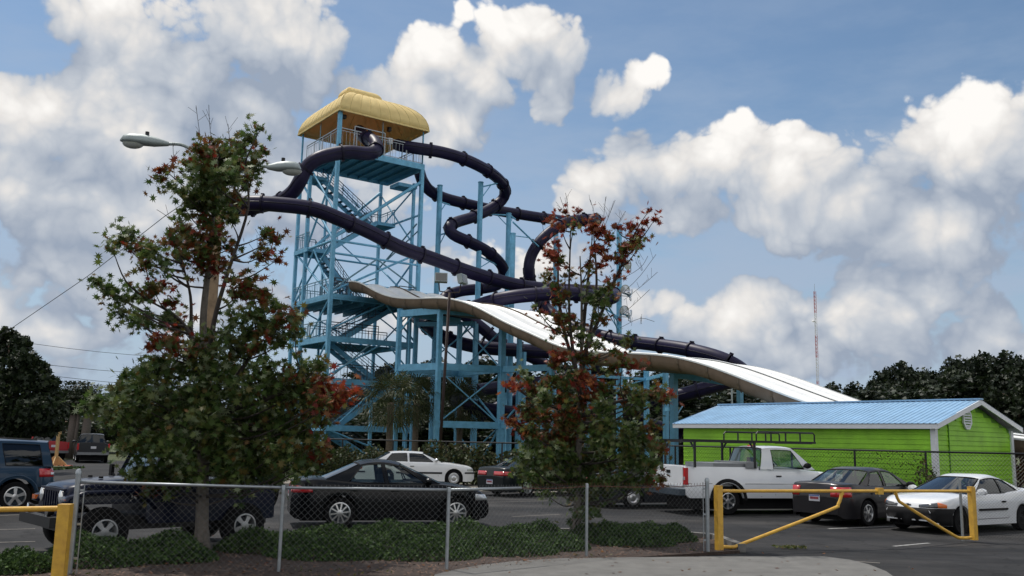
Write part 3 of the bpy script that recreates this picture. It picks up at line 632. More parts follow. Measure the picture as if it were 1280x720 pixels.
# ------------------------------------------------------------------ white racing slide
SD = Vector((.695, -.719, 0)); SCR = Vector((.719, .695, 0)); S0 = Vector((-.1765 * 62, 62, 0)); LW = 1.75; NL = 4
prof = [(436, 351.5), (441, 350), (450, 352), (470, 364.5), (490, 371.5), (515, 373), (552, 371.5), (565, 373), (590, 380), (615, 393.5), (640, 407), (650, 410), (675, 422), (695, 431), (712, 436), (735, 439), (790, 441), (820, 442.3), (840, 444.5), (865, 450), (900, 461.5), (925, 471.5), (967, 487.5), (1010, 504)]
def on_line(px, py):
    a, b = ray(px, py); s = (a * S0.y - S0.x) / (SD.x - a * SD.y); Y = S0.y + SD.y * s; return s, EYE + b * Y
sp = [on_line(*p) for p in prof]; s1, z1_ = sp[-1]
sp += [(s1 + 3.5, z1_ - .75), (s1 + 7, z1_ - 1.25), (s1 + 11, z1_ - 1.6), (s1 + 17, z1_ - 2.2), (s1 + 22, .55)]
SS = np.array([q[0] for q in sp]); SZ = np.array([q[1] for q in sp])
def zs_(s):
    w = .9; return float(np.mean([np.interp(s + d, SS, SZ) for d in np.linspace(-w, w, 7)]))
SN = int((SS[-1] - SS[0]) / .4); ST = [SS[0] + (SS[-1] - SS[0]) * i / SN for i in range(SN + 1)]
ws = thing('racing_slide', 'long white multi lane racing slide with humps and brown underside', 'water slide', (S0.x, S0.y, 0))
def sat(s, c, dz): return S0 + SD * s + SCR * c + Vector((0, 0, zs_(s) + dz))
for k in range(NL):
    c0 = k * LW; rows = []
    mid = (k == 2)
    cs = [(.0, .0), (.06, .02), (.12, .0), (.16, -.05), (.24, -.09), (.5, -.11), (.87, -.12), (1.24, -.11), (1.51, -.09), (1.59, -.05), (1.63, .0), (1.69, .02), (LW - .004, .0)]
    for s in ST: rows.append([sat(s, c0 + c, dz + (.07 if (mid and c < .13) else 0)) for c, dz in cs])
    MB().grid(rows).build('slide_lane', M['white_gel'], ws, smooth=50, world=True)
mb = MB()
for s0_, s1_ in ((0, 1),):
    mb.grid([[sat(s, NL // 2 * LW, .10), sat(s, NL // 2 * LW, .0), sat(s, NL // 2 * LW + .03, -.1)] for s in ST if s < 17])
mb.build('divider_gap', M['tan_rib'], ws, world=True)
# outer walls and rounded brown underside, in moulded lengths with bolted joints
for side in (0, 1):
    c = -.012 if side == 0 else NL * LW + .008; sg = 1 if side == 0 else -1
    MB().grid([[sat(s, c - .03 * sg, -.06), sat(s, c - .045 * sg, .0), sat(s, c - .03 * sg, .035), sat(s, c + .05 * sg, .03)] for s in ST]).build('rim', M['white_gel'], ws, smooth=True, world=True)
    per = 4
    for i in range(0, SN, per):
        e = min(SN, i + per); j = ST[i:e + 1]
        MB().grid([[sat(s, c, -.06), sat(s, c + .02 * sg, -.30), sat(s, c + .10 * sg, -.50), sat(s, c + .30 * sg, -.66), sat(s, c + .65 * sg, -.70), sat(s, c + NL * LW / 2 * sg, -.70)] for s in j]).build('underside_panel', M['tan_gel'], ws, smooth=True, world=True)
        MB().grid([[sat(s, c - .01 * sg, -.06), sat(s, c - .03 * sg, -.30), sat(s, c + .05 * sg, -.53), sat(s, c + .3 * sg, -.71)] for s in (ST[e] - .045, ST[e] + .045)]).build('joint', M['tan_rib'], ws, world=True)
# start tubs at the deck
MB().grid([[sat(ST[0], 0, .02), sat(ST[0], NL * LW, .02)], [sat(ST[0], 0, -.7), sat(ST[0], NL * LW, -.7)]]).build('start_sill', M['blue'], ws, world=True)

# support frames under the racing slide
def frame(label, base, cols, beams):
    root = thing('support_frame', label, 'support frame', (base.x, base.y, 0), group='blue frames under the racing slide')
    for (p, q, w, h, k) in cols + beams: strut(root, 'column' if (Vector(p) - Vector(q)).normalized().z ** 2 > .95 else ('girder' if abs(Vector(p).z - Vector(q).z) < .35 else 'brace'), p, q, w, h, M['blue'], k)
    return root
def ver(p, z0, z1, w=.36): return (Vector((p.x, p.y, z0)), Vector((p.x, p.y, z1)), w, w, 'box')
C1, C2, C3, C5 = P(497, 462, 58), P(548, 458, 56), P(573, 468, 62), P(627, 463, 57.5)
za = P(548, 386, 56).z; zb2 = P(548, 458, 56).z; zc2 = P(548, 530, 56).z
def at(p, z): return Vector((p.x, p.y, z))
fa = frame('blue square frame with cross girders behind the brown light pole', C2,
      [ver(C1, 0, P(497, 386, 58).z), ver(C2, 0, P(548, 384, 56).z), ver(C3, 0, za), ver(C5, 0, P(626, 405, 57.5).z, .46), ver(C5 + Vector((1.1, 1.6, 0)), 0, P(640, 412, 59).z, .34)],
      [(at(C1, zb2), at(C2, zb2), .2, .42, 'box'), (at(C2, zb2), at(C5, zb2), .2, .42, 'box'), (at(C1, zb2 + .003), at(C3, zb2 + .003), .2, .38, 'box'), (at(C3, zb2), at(C5, zb2), .2, .38, 'box'), (at(C1, za - .1), at(C2, za - .1), .2, .42, 'box'), (at(C2, za - .1), at(C5, za - .1), .2, .42, 'box'), (at(C1, za), at(C3, za), .2, .38, 'box'), (at(C2, zc2), at(C5, zc2), .2, .4, 'box'),
       (at(C2, zb2 - .2), at(C5, zc2), .09, .09, 'cyl'), (at(C5, zb2 - .2), at(C2, zc2), .09, .09, 'cyl'), (at(C3, zb2), at(C5, za - 1), .1, .1, 'cyl'), (at(C3, za), at(C5, zb2), .1, .1, 'cyl'), (at(C3, zb2), at(C5, zc2), .14, .14, 'cyl'), (at(C1, zb2 - 1.1), at(C1.lerp(C2, .35), zb2 - .1), .12, .12, 'cyl'), (at(C1, za - 1.3), at(C1.lerp(C2, .35), za - .2), .12, .12, 'cyl'),
       (at(C3, za - 1.2), at(C3.lerp(C5, .3), za - .1), .12, .12, 'cyl'), (at(C3.lerp(C5, .5), 0), at(C5, zc2), .14, .14, 'cyl'), (at(C3, 0), at(C5, zc2), .1, .1, 'cyl')])
C4, C6 = P(595, 400, 63), P(520, 400, 64)
frame('darker blue back columns behind the square frame', C4, [ver(C4, 0, za, .34), ver(C6, 0, za + .3, .30), ver(P(513, 400, 62), 0, za, .2), ver(P(545, 400, 65), 0, za, .28)], [(at(C6, zb2), at(C4, zb2), .18, .3, 'box'), (at(C6, za), at(C4, za), .18, .3, 'box'), (at(C6, za), at(C4, zb2), .1, .1, 'cyl'), (at(C4, za), at(C6, zb2), .1, .1, 'cyl'), (at(C6, zb2), at(C4, 1), .1, .1, 'cyl')])
D1, D2, D3, D4 = P(735, 460, 56), P(808, 470, 58), P(832, 470, 53.5), P(842, 470, 50)
zt = P(806, 474, 58).z; zu = P(806, 487, 58).z
frame('blue frame of columns and double rails behind the red maple', D2, [ver(D1, 0, P(735, 447, 56).z), ver(D2, 0, P(808, 450, 58).z, .34), ver(P(775, 470, 60), 0, P(775, 450, 60).z, .34)],
      [(at(D1, zt), at(D2, zt), .14, .16, 'box'), (at(D1, zu), at(D2, zu), .14, .16, 'box'), (at(D2, zt), at(D3, zt), .14, .2, 'box'), (at(D2, zu), at(D3, zu), .14, .16, 'box'), (at(D1, zt), at(D1.lerp(D2, .5), zu), .08, .08, 'cyl'), (at(D1.lerp(D2, .5), zu), at(D2, zt), .08, .08, 'cyl'), (at(D1, zu - .5), at(D2, .3), .12, .12, 'cyl')])
frame('pair of blue columns with a girder under the last hump, left of the green building', D4, [ver(D3, 0, P(832, 459, 53.5).z, .34), ver(D4, 0, P(842, 461, 50).z, .44)],
      [(P(845, 467, 50), P(906, 476, 49.5), .25, .46, 'box'), (at(D3, P(832, 512, 53.5).z), at(D4, P(842, 511, 50).z), .14, .2, 'box'), (P(845, 520, 50), P(853, 508, 51), .08, .08, 'cyl'), (P(844, 545, 50), P(832, 560, 53), .1, .1, 'cyl')])
E1 = P(925, 500, 49); frame('single dark blue column behind the left end of the blue roof', E1, [ver(E1, 0, P(925, 481, 49).z, .34)], [])
E2 = P(690, 450, 55); frame('blue column standing behind the red maple trunk', E2, [ver(E2, 0, P(690, 440, 55).z, .34), ver(P(655, 450, 62), 0, P(655, 440, 62).z, .3)], [(at(E2, zb2), at(C5, zb2), .2, .38, 'box'), (at(E2, zc2), at(C5, zc2), .2, .36, 'box'), (at(E2, zb2), at(C5, zc2), .12, .12, 'cyl')])

# ------------------------------------------------------------------ lime green building
BK = .864
BL = Vector((-.612, .791, 0)); BB = Vector((.791, .612, 0)); B0 = Vector((15.25 * BK, 33 * BK, 0)); LB, DB = 12.6 * BK, 6.68 * BK; OV = .32
bl = thing('green_building', 'long lime green clapboard building with pale blue metal roof and white trim', 'building', B0 + BL * LB / 2 + BB * DB / 2)
ZE = P(1173, 530, B0.y).z; ZRG = P(1228, 500.5, (B0 + BB * DB / 2).y).z
def Bp(l, d, z): return B0 + BL * l + BB * d + Vector((0, 0, z))
ba = math.atan2(BL.y, BL.x)
wl0, wl1, wd0, wd1 = OV, LB - OV, OV, DB - OV; slope_ = (ZRG - ZE) / (DB / 2); zw = ZE - .10
def roofz(d): return ZE + slope_ * min(d, DB - d)
mb = MB()
core = [(wl0, wd0), (wl1, wd0), (wl1, wd1), (wl0, wd1)]
mb.add([Bp(l, d, 0) for l, d in core] + [Bp(l, d, zw) for l, d in core], [(0, 1, 5, 4), (1, 2, 6, 5), (2, 3, 7, 6), (3, 0, 4, 7)])
for l in (wl0, wl1): mb.poly([Bp(l, wd0, zw), Bp(l, wd1, zw), Bp(l, DB / 2, roofz(DB / 2) - .08)])
mb.build('wall', M['green_dark'], bl, world=True)
def board(p0, p1, z, h, n, slant=.022):
    """one lapped siding board, thicker at its lower edge"""
    m_ = MB(); a, b = Vector(p0), Vector(p1); lo, hi = n * (.012 + slant), n * .010
    vs = [a + n * .002 + Vector((0, 0, z)), b + n * .002 + Vector((0, 0, z)), b + lo + Vector((0, 0, z)), a + lo + Vector((0, 0, z)), a + n * .002 + Vector((0, 0, z + h)), b + n * .002 + Vector((0, 0, z + h)), b + hi + Vector((0, 0, z + h)), a + hi + Vector((0, 0, z + h))]
    m_.add(vs, [(0, 1, 2, 3), (7, 6, 5, 4), (3, 2, 6, 7), (1, 0, 4, 5), (0, 3, 7, 4), (2, 1, 5, 6)]); return m_
hb = .155; n_ = int(zw / hb)
for i in range(n_):
    z = .06 + i * hb; h = min(hb, zw - z)
    board(Bp(wl0, wd0, 0), Bp(wl1, wd0, 0), z, h, -BB).build('siding_board', M['green_side'], bl, world=True)
z = .06
while z < ZRG - .25:
    d0, d1 = wd0, wd1; zt_ = z + hb
    if zt_ > zw: q = (zt_ - zw + .0) / slope_; d0, d1 = wd0 + q, wd1 - q
    if d1 - d0 > .15: board(Bp(wl0, d0, 0), Bp(wl0, d1, 0), z, hb, -BL).build('siding_board', M['green_side'], bl, world=True)
    z += hb
for (l, d) in ((wl0, wd0), (wl0, wd1)):
    MB().box(Bp(l, d, zw / 2), (.16, .16, zw), ba).build('corner_trim', M['white_trim'], bl, world=True)
MB().box(Bp(wl0 - .03, 1.15, zw / 2 + .1), (.05, .035, zw), ba).build('conduit', M['green_dark'], bl, world=True)
for s in (0, 1):      # two roof slopes with raised ribs
    mb = MB(); e0, e1 = (0, DB / 2) if s == 0 else (DB, DB / 2)
    n = int(LB / .19); row0, row1, = [], []
    for i in range(n + 1):
        for q, up_ in ((0, 0), (.3, 0), (.38, .02), (.48, .02), (.56, 0)):
            l = min(LB, LB * (i + q) / n); row0.append(Bp(l, e0, ZE + .02 + up_)); row1.append(Bp(l, e1, ZRG + .02 + up_))
    o = mb.grid([row0, row1]).build('roof_slope', M['roof_blue'], bl, world=True)
    MB().beam(Bp(.01, e0 + (.035 if s == 0 else -.035), ZE - .07), Bp(LB - .01, e0 + (.035 if s == 0 else -.035), ZE - .07), .035, .15).build('eave_fascia', M['white_trim'], bl, world=True)
    for l in (.03, LB - .03):
        MB().beam(Bp(l, e0 + (.02 if s == 0 else -.02), ZE - .06), Bp(l, e1, ZRG - .06), .035, .16).build('rake_board', M['white_trim'], bl, world=True)
    MB().add([Bp(.04, e0, ZE - .005), Bp(LB - .04, e0, ZE - .005), Bp(LB - .04, e1, ZRG - .01), Bp(.04, e1, ZRG - .01)], [(0, 1, 2, 3)]).build('soffit', M['white_trim'], bl, world=True)
MB().beam(Bp(0, DB / 2, ZRG + .045), Bp(LB, DB / 2, ZRG + .045), .24, .05).build('ridge_cap', M['roof_blue'], bl, world=True)
vc_ = Bp(wl0 - .05, DB / 2 - .55, ZRG - .62); v = link('gable_vent', None, bl); bpy.data.objects.remove(v)
mb = MB(); oc = []
for i in range(8):
    t = math.pi / 8 + i * math.pi / 4; oc.append((math.cos(t) * .30, math.sin(t) * .36))
f_ = [vc_ + BB * x + Vector((0, 0, y)) for x, y in oc]; g_ = [vc_ + BB * x * .78 + Vector((0, 0, y * .8)) for x, y in oc]; nn = -BL * .05
mb.add(f_ + [p + nn for p in f_] + [p + nn for p in g_], [(i, (i + 1) % 8, 8 + (i + 1) % 8, 8 + i) for i in range(8)] + [(8 + i, 8 + (i + 1) % 8, 16 + (i + 1) % 8, 16 + i) for i in range(8)])
gv = mb.build('gable_vent', M['white_trim'], bl, world=True)
for i in range(6):
    zz = -.22 + i * .085; hw = .23 if abs(zz) < .15 else .15
    o = MB().beam(vc_ + BB * -hw + Vector((0, 0, zz)) - BL * .03, vc_ + BB * hw + Vector((0, 0, zz)) - BL * .03, .03, .05).build('louvre', M['white_trim'], gv); o.data.transform(Matrix.Translation(-bl.location))

# ------------------------------------------------------------------ black vinyl fence round the park
def chain(name, a, b, z0, z1, cell, w, m, parent, sag=None):
    a, b = Vector(a), Vector(b); L_ = (b - a).length; d = (b - a) / L_; nrm = Vector((-d.y, d.x, 0)); h = z1 - z0; V_ = []; F_ = []
    n = int((L_ + h) / cell)
    for sg in (1, -1):
        for i in range(-int(h / cell) - 1, int(L_ / cell) + 1):
            s0, s1 = i * cell, i * cell + h; t0, t1 = 0, 1
            if s0 < 0: t0 = -s0 / h
            if s1 > L_: t1 = (L_ - s0) / h
            if t1 - t0 < .02: continue
            pa = (s0 + t0 * h, t0); pb = (s0 + t1 * h, t1)
            if sg < 0: pa, pb = (pa[0], 1 - pa[1]), (pb[0], 1 - pb[1])
            q = []
            for (s, t) in (pa, pb):
                c = a + d * s + Vector((0, 0, z0 + h * t - a.z * 0)) + nrm * (.004 * sg)
                q.append([c + nrm * w, c + Vector((0, 0, w)) * .9 - nrm * w * .5, c - Vector((0, 0, w)) * .9 - nrm * w * .5])
            o = len(V_); V_ += q[0] + q[1]; F_ += [(o, o + 1, o + 4, o + 3), (o + 1, o + 2, o + 5, o + 4), (o + 2, o, o + 3, o + 5)]
    o = MB().add(V_, F_).build(name, m, parent, world=True); o['kind'] = 'stuff'; return o
def fence(name, label, pts, H, spacing, mr, mm, rail_r, post_r, cell, wire, toprail=True, mesh=True):
    root = thing(name, label, 'fence', (*pts[0], 0))
    for i in range(len(pts) - 1):
        a, b = Vector((*pts[i], 0)), Vector((*pts[i + 1], 0)); L_ = (b - a).length; n = max(1, round(L_ / spacing))
        for j in range(n + (1 if i == len(pts) - 2 else 0)):
            p = a + (b - a) * j / n; MB().tube([p, p + Vector((0, 0, H + .02))], post_r, 8).build('post', mr, root, smooth=40, world=True)
        if toprail: MB().tube([a + Vector((0, 0, H)), b + Vector((0, 0, H))], rail_r, 8).build('top_rail', mr, root, smooth=40, world=True)
        if mesh: chain('chain_mesh', a, b, .05, H, cell, wire, mm, root)
    return root
fx = lambda s, off=1.15: (B0 + BL * s - BB * off)
pA, pB, pC = fx(-.2), fx(4.5), fx(LB + 1.0, 1.6)
FC = P(1157, 570, (B0 - BB * 1.15).y); FR_ = P(1330, 575, FC.y - .2)
fence('black_fence', 'black chain link fence running along in front of the green building', [(FR_.x, FR_.y), (FC.x, FC.y), (pB.x, pB.y), (pC.x, pC.y)], 1.86, 2.7, M['black_metal'], M['black_vinyl'], .028, .035, .11, .0045)
fence('black_fence', 'black metal fence behind the hedge at the foot of the slide tower', [(pC.x - .05, pC.y + .3), (-10, 43.6), (-17.5, 45.2)], 1.82, 2.6, M['black_metal'], M['black_vinyl'], .03, .035, .16, .005, mesh=False)

# ------------------------------------------------------------------ galvanised fence in the foreground
f0, f1, f2, f3, f4 = G(86, 722), G(348, 719), G(558, 717), G(733, 699), G(885, 693)
def fg_fence():
    root = thing('chain_link_fence', 'galvanised waist-high chain link fence along the planting bed in the foreground', 'fence', (f2.x, f2.y, 0))
    P_ = [Vector((p.x, p.y, 0)) for p in (f0, f1, f2, f3, f4)]; H = [1.30, 1.21, 1.20, 1.21, 1.21]
    for i, p in enumerate(P_):
        r = .038 if i in (0, 4) else .026
        po = MB().tube([p, p + Vector((0, 0, H[i] + (.09 if i in (0, 4) else -.01)))], r, 10).build('post', M['galv'], root, smooth=40, world=True)
        cp = MB().lathe([(0, .05), (.025, .045), (r + .004, .015), (r + .006, -.02)], 10, Matrix.Translation(p + Vector((0, 0, H[i] + (.09 if i in (0, 4) else -.01))))).build('post_cap', M['galv'], po, smooth=40); cp.data.transform(Matrix.Translation(-root.location))
    mid = P_[2].lerp(P_[3], .49)
    segs = [(P_[0], P_[1], H[0] - .04, H[1]), (P_[1], P_[2], H[1], H[2]), (P_[2], mid, H[2], 1.2)]
    for a, b, ha, hb_ in segs: MB().tube([a + Vector((0, 0, ha)), b + Vector((0, 0, hb_))], .021, 8).build('top_rail', M['galv'], root, smooth=True, world=True)
    # sagging rusty tension wire where the rail is missing
    ln = [P_[2].lerp(P_[3], .49 + .51 * t) + Vector((0, 0, 1.2 - .02 * math.sin(math.pi * t))) for t in np.linspace(0, 1, 8)] + [P_[3].lerp(P_[4], t) + Vector((0, 0, 1.21 - .03 * math.sin(math.pi * t))) for t in np.linspace(.1, 1, 9)]
    MB().tube(ln, .006, 5).build('tension_wire', M['rust'], root, world=True)
    for i in range(4):
        chain('chain_mesh', P_[i], P_[i + 1], .04, 1.22 if i else 1.25, .092, .0017, M['wire'] if i < 2 else M['wire'], root)
    # twisted barbs and tie wires along the top
    mb = MB(); mr_ = MB()
    for i in range(4):
        a, b = P_[i], P_[i + 1]; n = int((b - a).length / .062)
        for j in range(n):
            p = a.lerp(b, (j + .5) / n) + Vector((0, 0, 1.21)); q = (mr_ if i >= 3 or (i == 2 and j > n * .5) else mb)
            q.beam(p, p + Vector((rnd.uniform(-.012, .012), 0, .045)), .006)
    mb.build('wire_barbs', M['wire'], root, world=True)['kind'] = 'stuff'; mr_.build('wire_barbs', M['rust'], root, world=True)['kind'] = 'stuff'
    for i, s in ((0, 1), (4, -1)):
        p = P_[i] + (P_[i + s] - P_[i]).normalized() * .09
        MB().tube([p + Vector((0, 0, .06)), p + Vector((0, 0, 1.27))], .008, 6).build('tension_bar', M['galv'], root, world=True)
        for z in (.25, .7, 1.15): MB().beam(P_[i] + Vector((0, 0, z)), p + Vector((0, 0, z)), .012, .03).build('tension_band', M['galv'], root, world=True)
fg_fence()
g1, g2 = G(899, 691), G(1218, 678)
def right_fence():
    a = Vector((g2.x, g2.y, 0)) + Vector((-.12, .25, 0)); b = a + Vector((3.2, -1.1, 0))
    root = thing('chain_link_fence', 'dark chain link fence at the right edge in front of the white two-door car', 'fence', a)
    MB().tube([a, a + Vector((0, 0, 1.32))], .03, 8).build('post', M['galv'], root, smooth=40, world=True)
    MB().tube([b, b + Vector((0, 0, 1.3))], .03, 8).build('post', M['galv'], root, smooth=40, world=True)
    chain('chain_mesh', a, b, .05, 1.28, .062, .0028, M['black_vinyl'], root)
right_fence()

# ------------------------------------------------------------------ yellow pipe gates
def tubeo(name, pts, r, root, m='yellow', n=12): return MB().tube(pts, r, n).build(name, M[m], root, smooth=50, world=True)
def gate():
    root = thing('pipe_gate', 'yellow steel pipe gate with two swing arms meeting in the middle', 'gate', ((g1.x + g2.x) / 2, (g1.y + g2.y) / 2, 0))
    z = Vector((0, 0, 1)); a, b = Vector((g1.x, g1.y, 0)), Vector((g2.x, g2.y, 0)); d = (b - a).normalized(); L_ = (b - a).length
    zb_ = P(899, 610, a.y).z; zc_ = P(1216, 611, b.y).z
    ga = math.atan2(d.y, d.x)
    for p, h in ((a, zb_), (b, zc_)):
        MB().box(p + z * (h / 2 + .04), (.115, .115, h - .02), ga).build('gate_post', M['yellow'], root, world=True); MB().box(p + z * (h + .04), (.118, .118, .012), ga).build('post_cap', M['yellow'], root, world=True)
    mid = a + d * (L_ * .6); ha, hb_ = zb_ - .055, zc_ - .05
    pm = Vector((mid.x, mid.y, ha * .4 + hb_ * .6))
    def px_on(px, py):      # point of the gate plane seen at this pixel
        r0, r1 = ray(px, py); s = (r0 * a.y - a.x) / (d.x - r0 * d.y); q = a + d * s; q.z = EYE + r1 * q.y; return q
    tubeo('top_bar', [a + d * .05 + z * ha, pm - d * .03], .030, root); tubeo('top_bar', [pm + d * .03, b - d * .05 + z * hb_], .030, root)
    MB().box(pm, (.14, .09, .13), ga).build('latch', M['yellow'], root, world=True)
    MB().tube([pm + z * .07, pm - z * .11], .012, 6).build('latch_pin', M['galv'], root, world=True)
    k1 = [px_on(903, 683.5), px_on(918, 683.5), px_on(930, 679), px_on(1036, 638), px_on(1048, 630), px_on(1053, 613)]
    tubeo('diagonal_brace', interp(k1, 4), .032, root)
    k2 = [px_on(1119, 614), px_on(1123, 625), px_on(1132, 632), px_on(1190, 668), px_on(1202, 672.5), px_on(1214, 672)]
    tubeo('diagonal_brace', interp(k2, 4), .032, root)
    for q in (px_on(1053, 616), px_on(1119, 616)): MB().box(q, (.07, .02, .09), ga).build('gusset', M['yellow'], root, world=True)
gate()
def gate_left():
    p = G(73, 727); root = thing('pipe_gate', 'end of a yellow pipe gate with thick post at the left edge', 'gate', (p.x, p.y, 0)); z = Vector((0, 0, 1)); h = P(83, 630, p.y).z
    MB().box(p + z * (h / 2), (.155, .155, h), .12).build('gate_post', M['yellow'], root, world=True)
    tubeo('top_bar', [p + z * (h - .06) + Vector((-.06, 0, 0)), P(-60, 638, p.y + .1)], .036, root)
gate_left()

# ------------------------------------------------------------------ vehicles
def wheel_mesh(r, w, rimr, style, m_rim):
    k = (r, w, rimr, style, m_rim.name)
    if k in WM: return WM[k]
    X = Matrix.Rotation(R(-90), 4, 'X')      # wheel axis = local Y, outer face +Y
    ty = MB().lathe([(rimr, -w / 2), (r * .93, -w / 2), (r * .985, -w / 2 + .03), (r, -w / 4), (r, w / 4), (r * .985, w / 2 - .03), (r * .93, w / 2), (rimr, w / 2 - .01)], 28, X).mesh('tyre', M['rubber'], 35)
    rb = MB(); rb.lathe([(rimr, -w / 2 + .01), (rimr + .004, w / 2 - .008), (rimr - .018, w / 2 - .004), (rimr - .03, w / 2 - .045), (rimr - .035, -w * .1)], 28, X)
    if style == 'disc':
        rb.lathe([(rimr - .03, w / 2 - .035), (rimr * .72, w / 2 - .02), (rimr * .55, w / 2 - .045), (rimr * .3, w / 2 - .03), (.05, w / 2 - .012), (0, w / 2 - .012)], 28, X)
        for i in range(12):
            t = i * math.pi / 6; rb.box((math.cos(t) * rimr * .78, w / 2 - .022, math.sin(t) * rimr * .78), (.018, .012, .018))
    else:
        n = 5 if style == 'five' else (6 if style == 'six' else 10)
        for i in range(n):
            t = 2 * math.pi * i / n + .3; d = Vector((math.cos(t), 0, math.sin(t))); s = Vector((-math.sin(t), 0, math.cos(t)))
            w0, w1 = (.055, .085) if n == 5 else ((.045, .06) if n == 6 else (.028, .034)); rr0, rr1 = .05, rimr - .02; y0, y1 = w / 2 - .02, w / 2 - .03
            a = [d * rr0 - s * w0 / 2, d * rr0 + s * w0 / 2, d * rr1 + s * w1 / 2, d * rr1 - s * w1 / 2]
            top = [p + Vector((0, yy, 0)) for p, yy in zip(a, (y0, y0, y1, y1))]; bot = [p * 1.0 + Vector((0, yy - .04, 0)) for p, yy in zip(a, (y0, y0, y1, y1))]
            rb.add(top + bot, [(0, 1, 2, 3), (0, 4, 5, 1), (1, 5, 6, 2), (2, 6, 7, 3), (3, 7, 4, 0)])
        rb.lathe([(.075, w / 2 - .05), (.07, w / 2 - .015), (.03, w / 2 - .008), (0, w / 2 - .008)], 12, X)
    rm = rb.mesh('rim', m_rim, 35)
    br = MB().lathe([(rimr - .04, -w * .12), (0, -w * .12)], 20, X).mesh('brake_disc', M['dark_steel'])
    WM[k] = (ty, rm, br); return WM[k]
WM = {}
def add_wheels(root, xs, W2, r, w, rimr, style, m_rim):
    ty, rm, br = wheel_mesh(r, w, rimr, style, m_rim)
    for x in xs:
        for s in (1, -1):
            o = link('wheel', ty, root, Matrix.Translation((x, s * (W2 - w / 2), r)) @ Matrix.Rotation(0 if s > 0 else math.pi, 4, 'Z') @ Matrix.Rotation(rnd.random() * 6, 4, 'Y'))
            link('rim', rm, o); link('brake_disc', br, o)

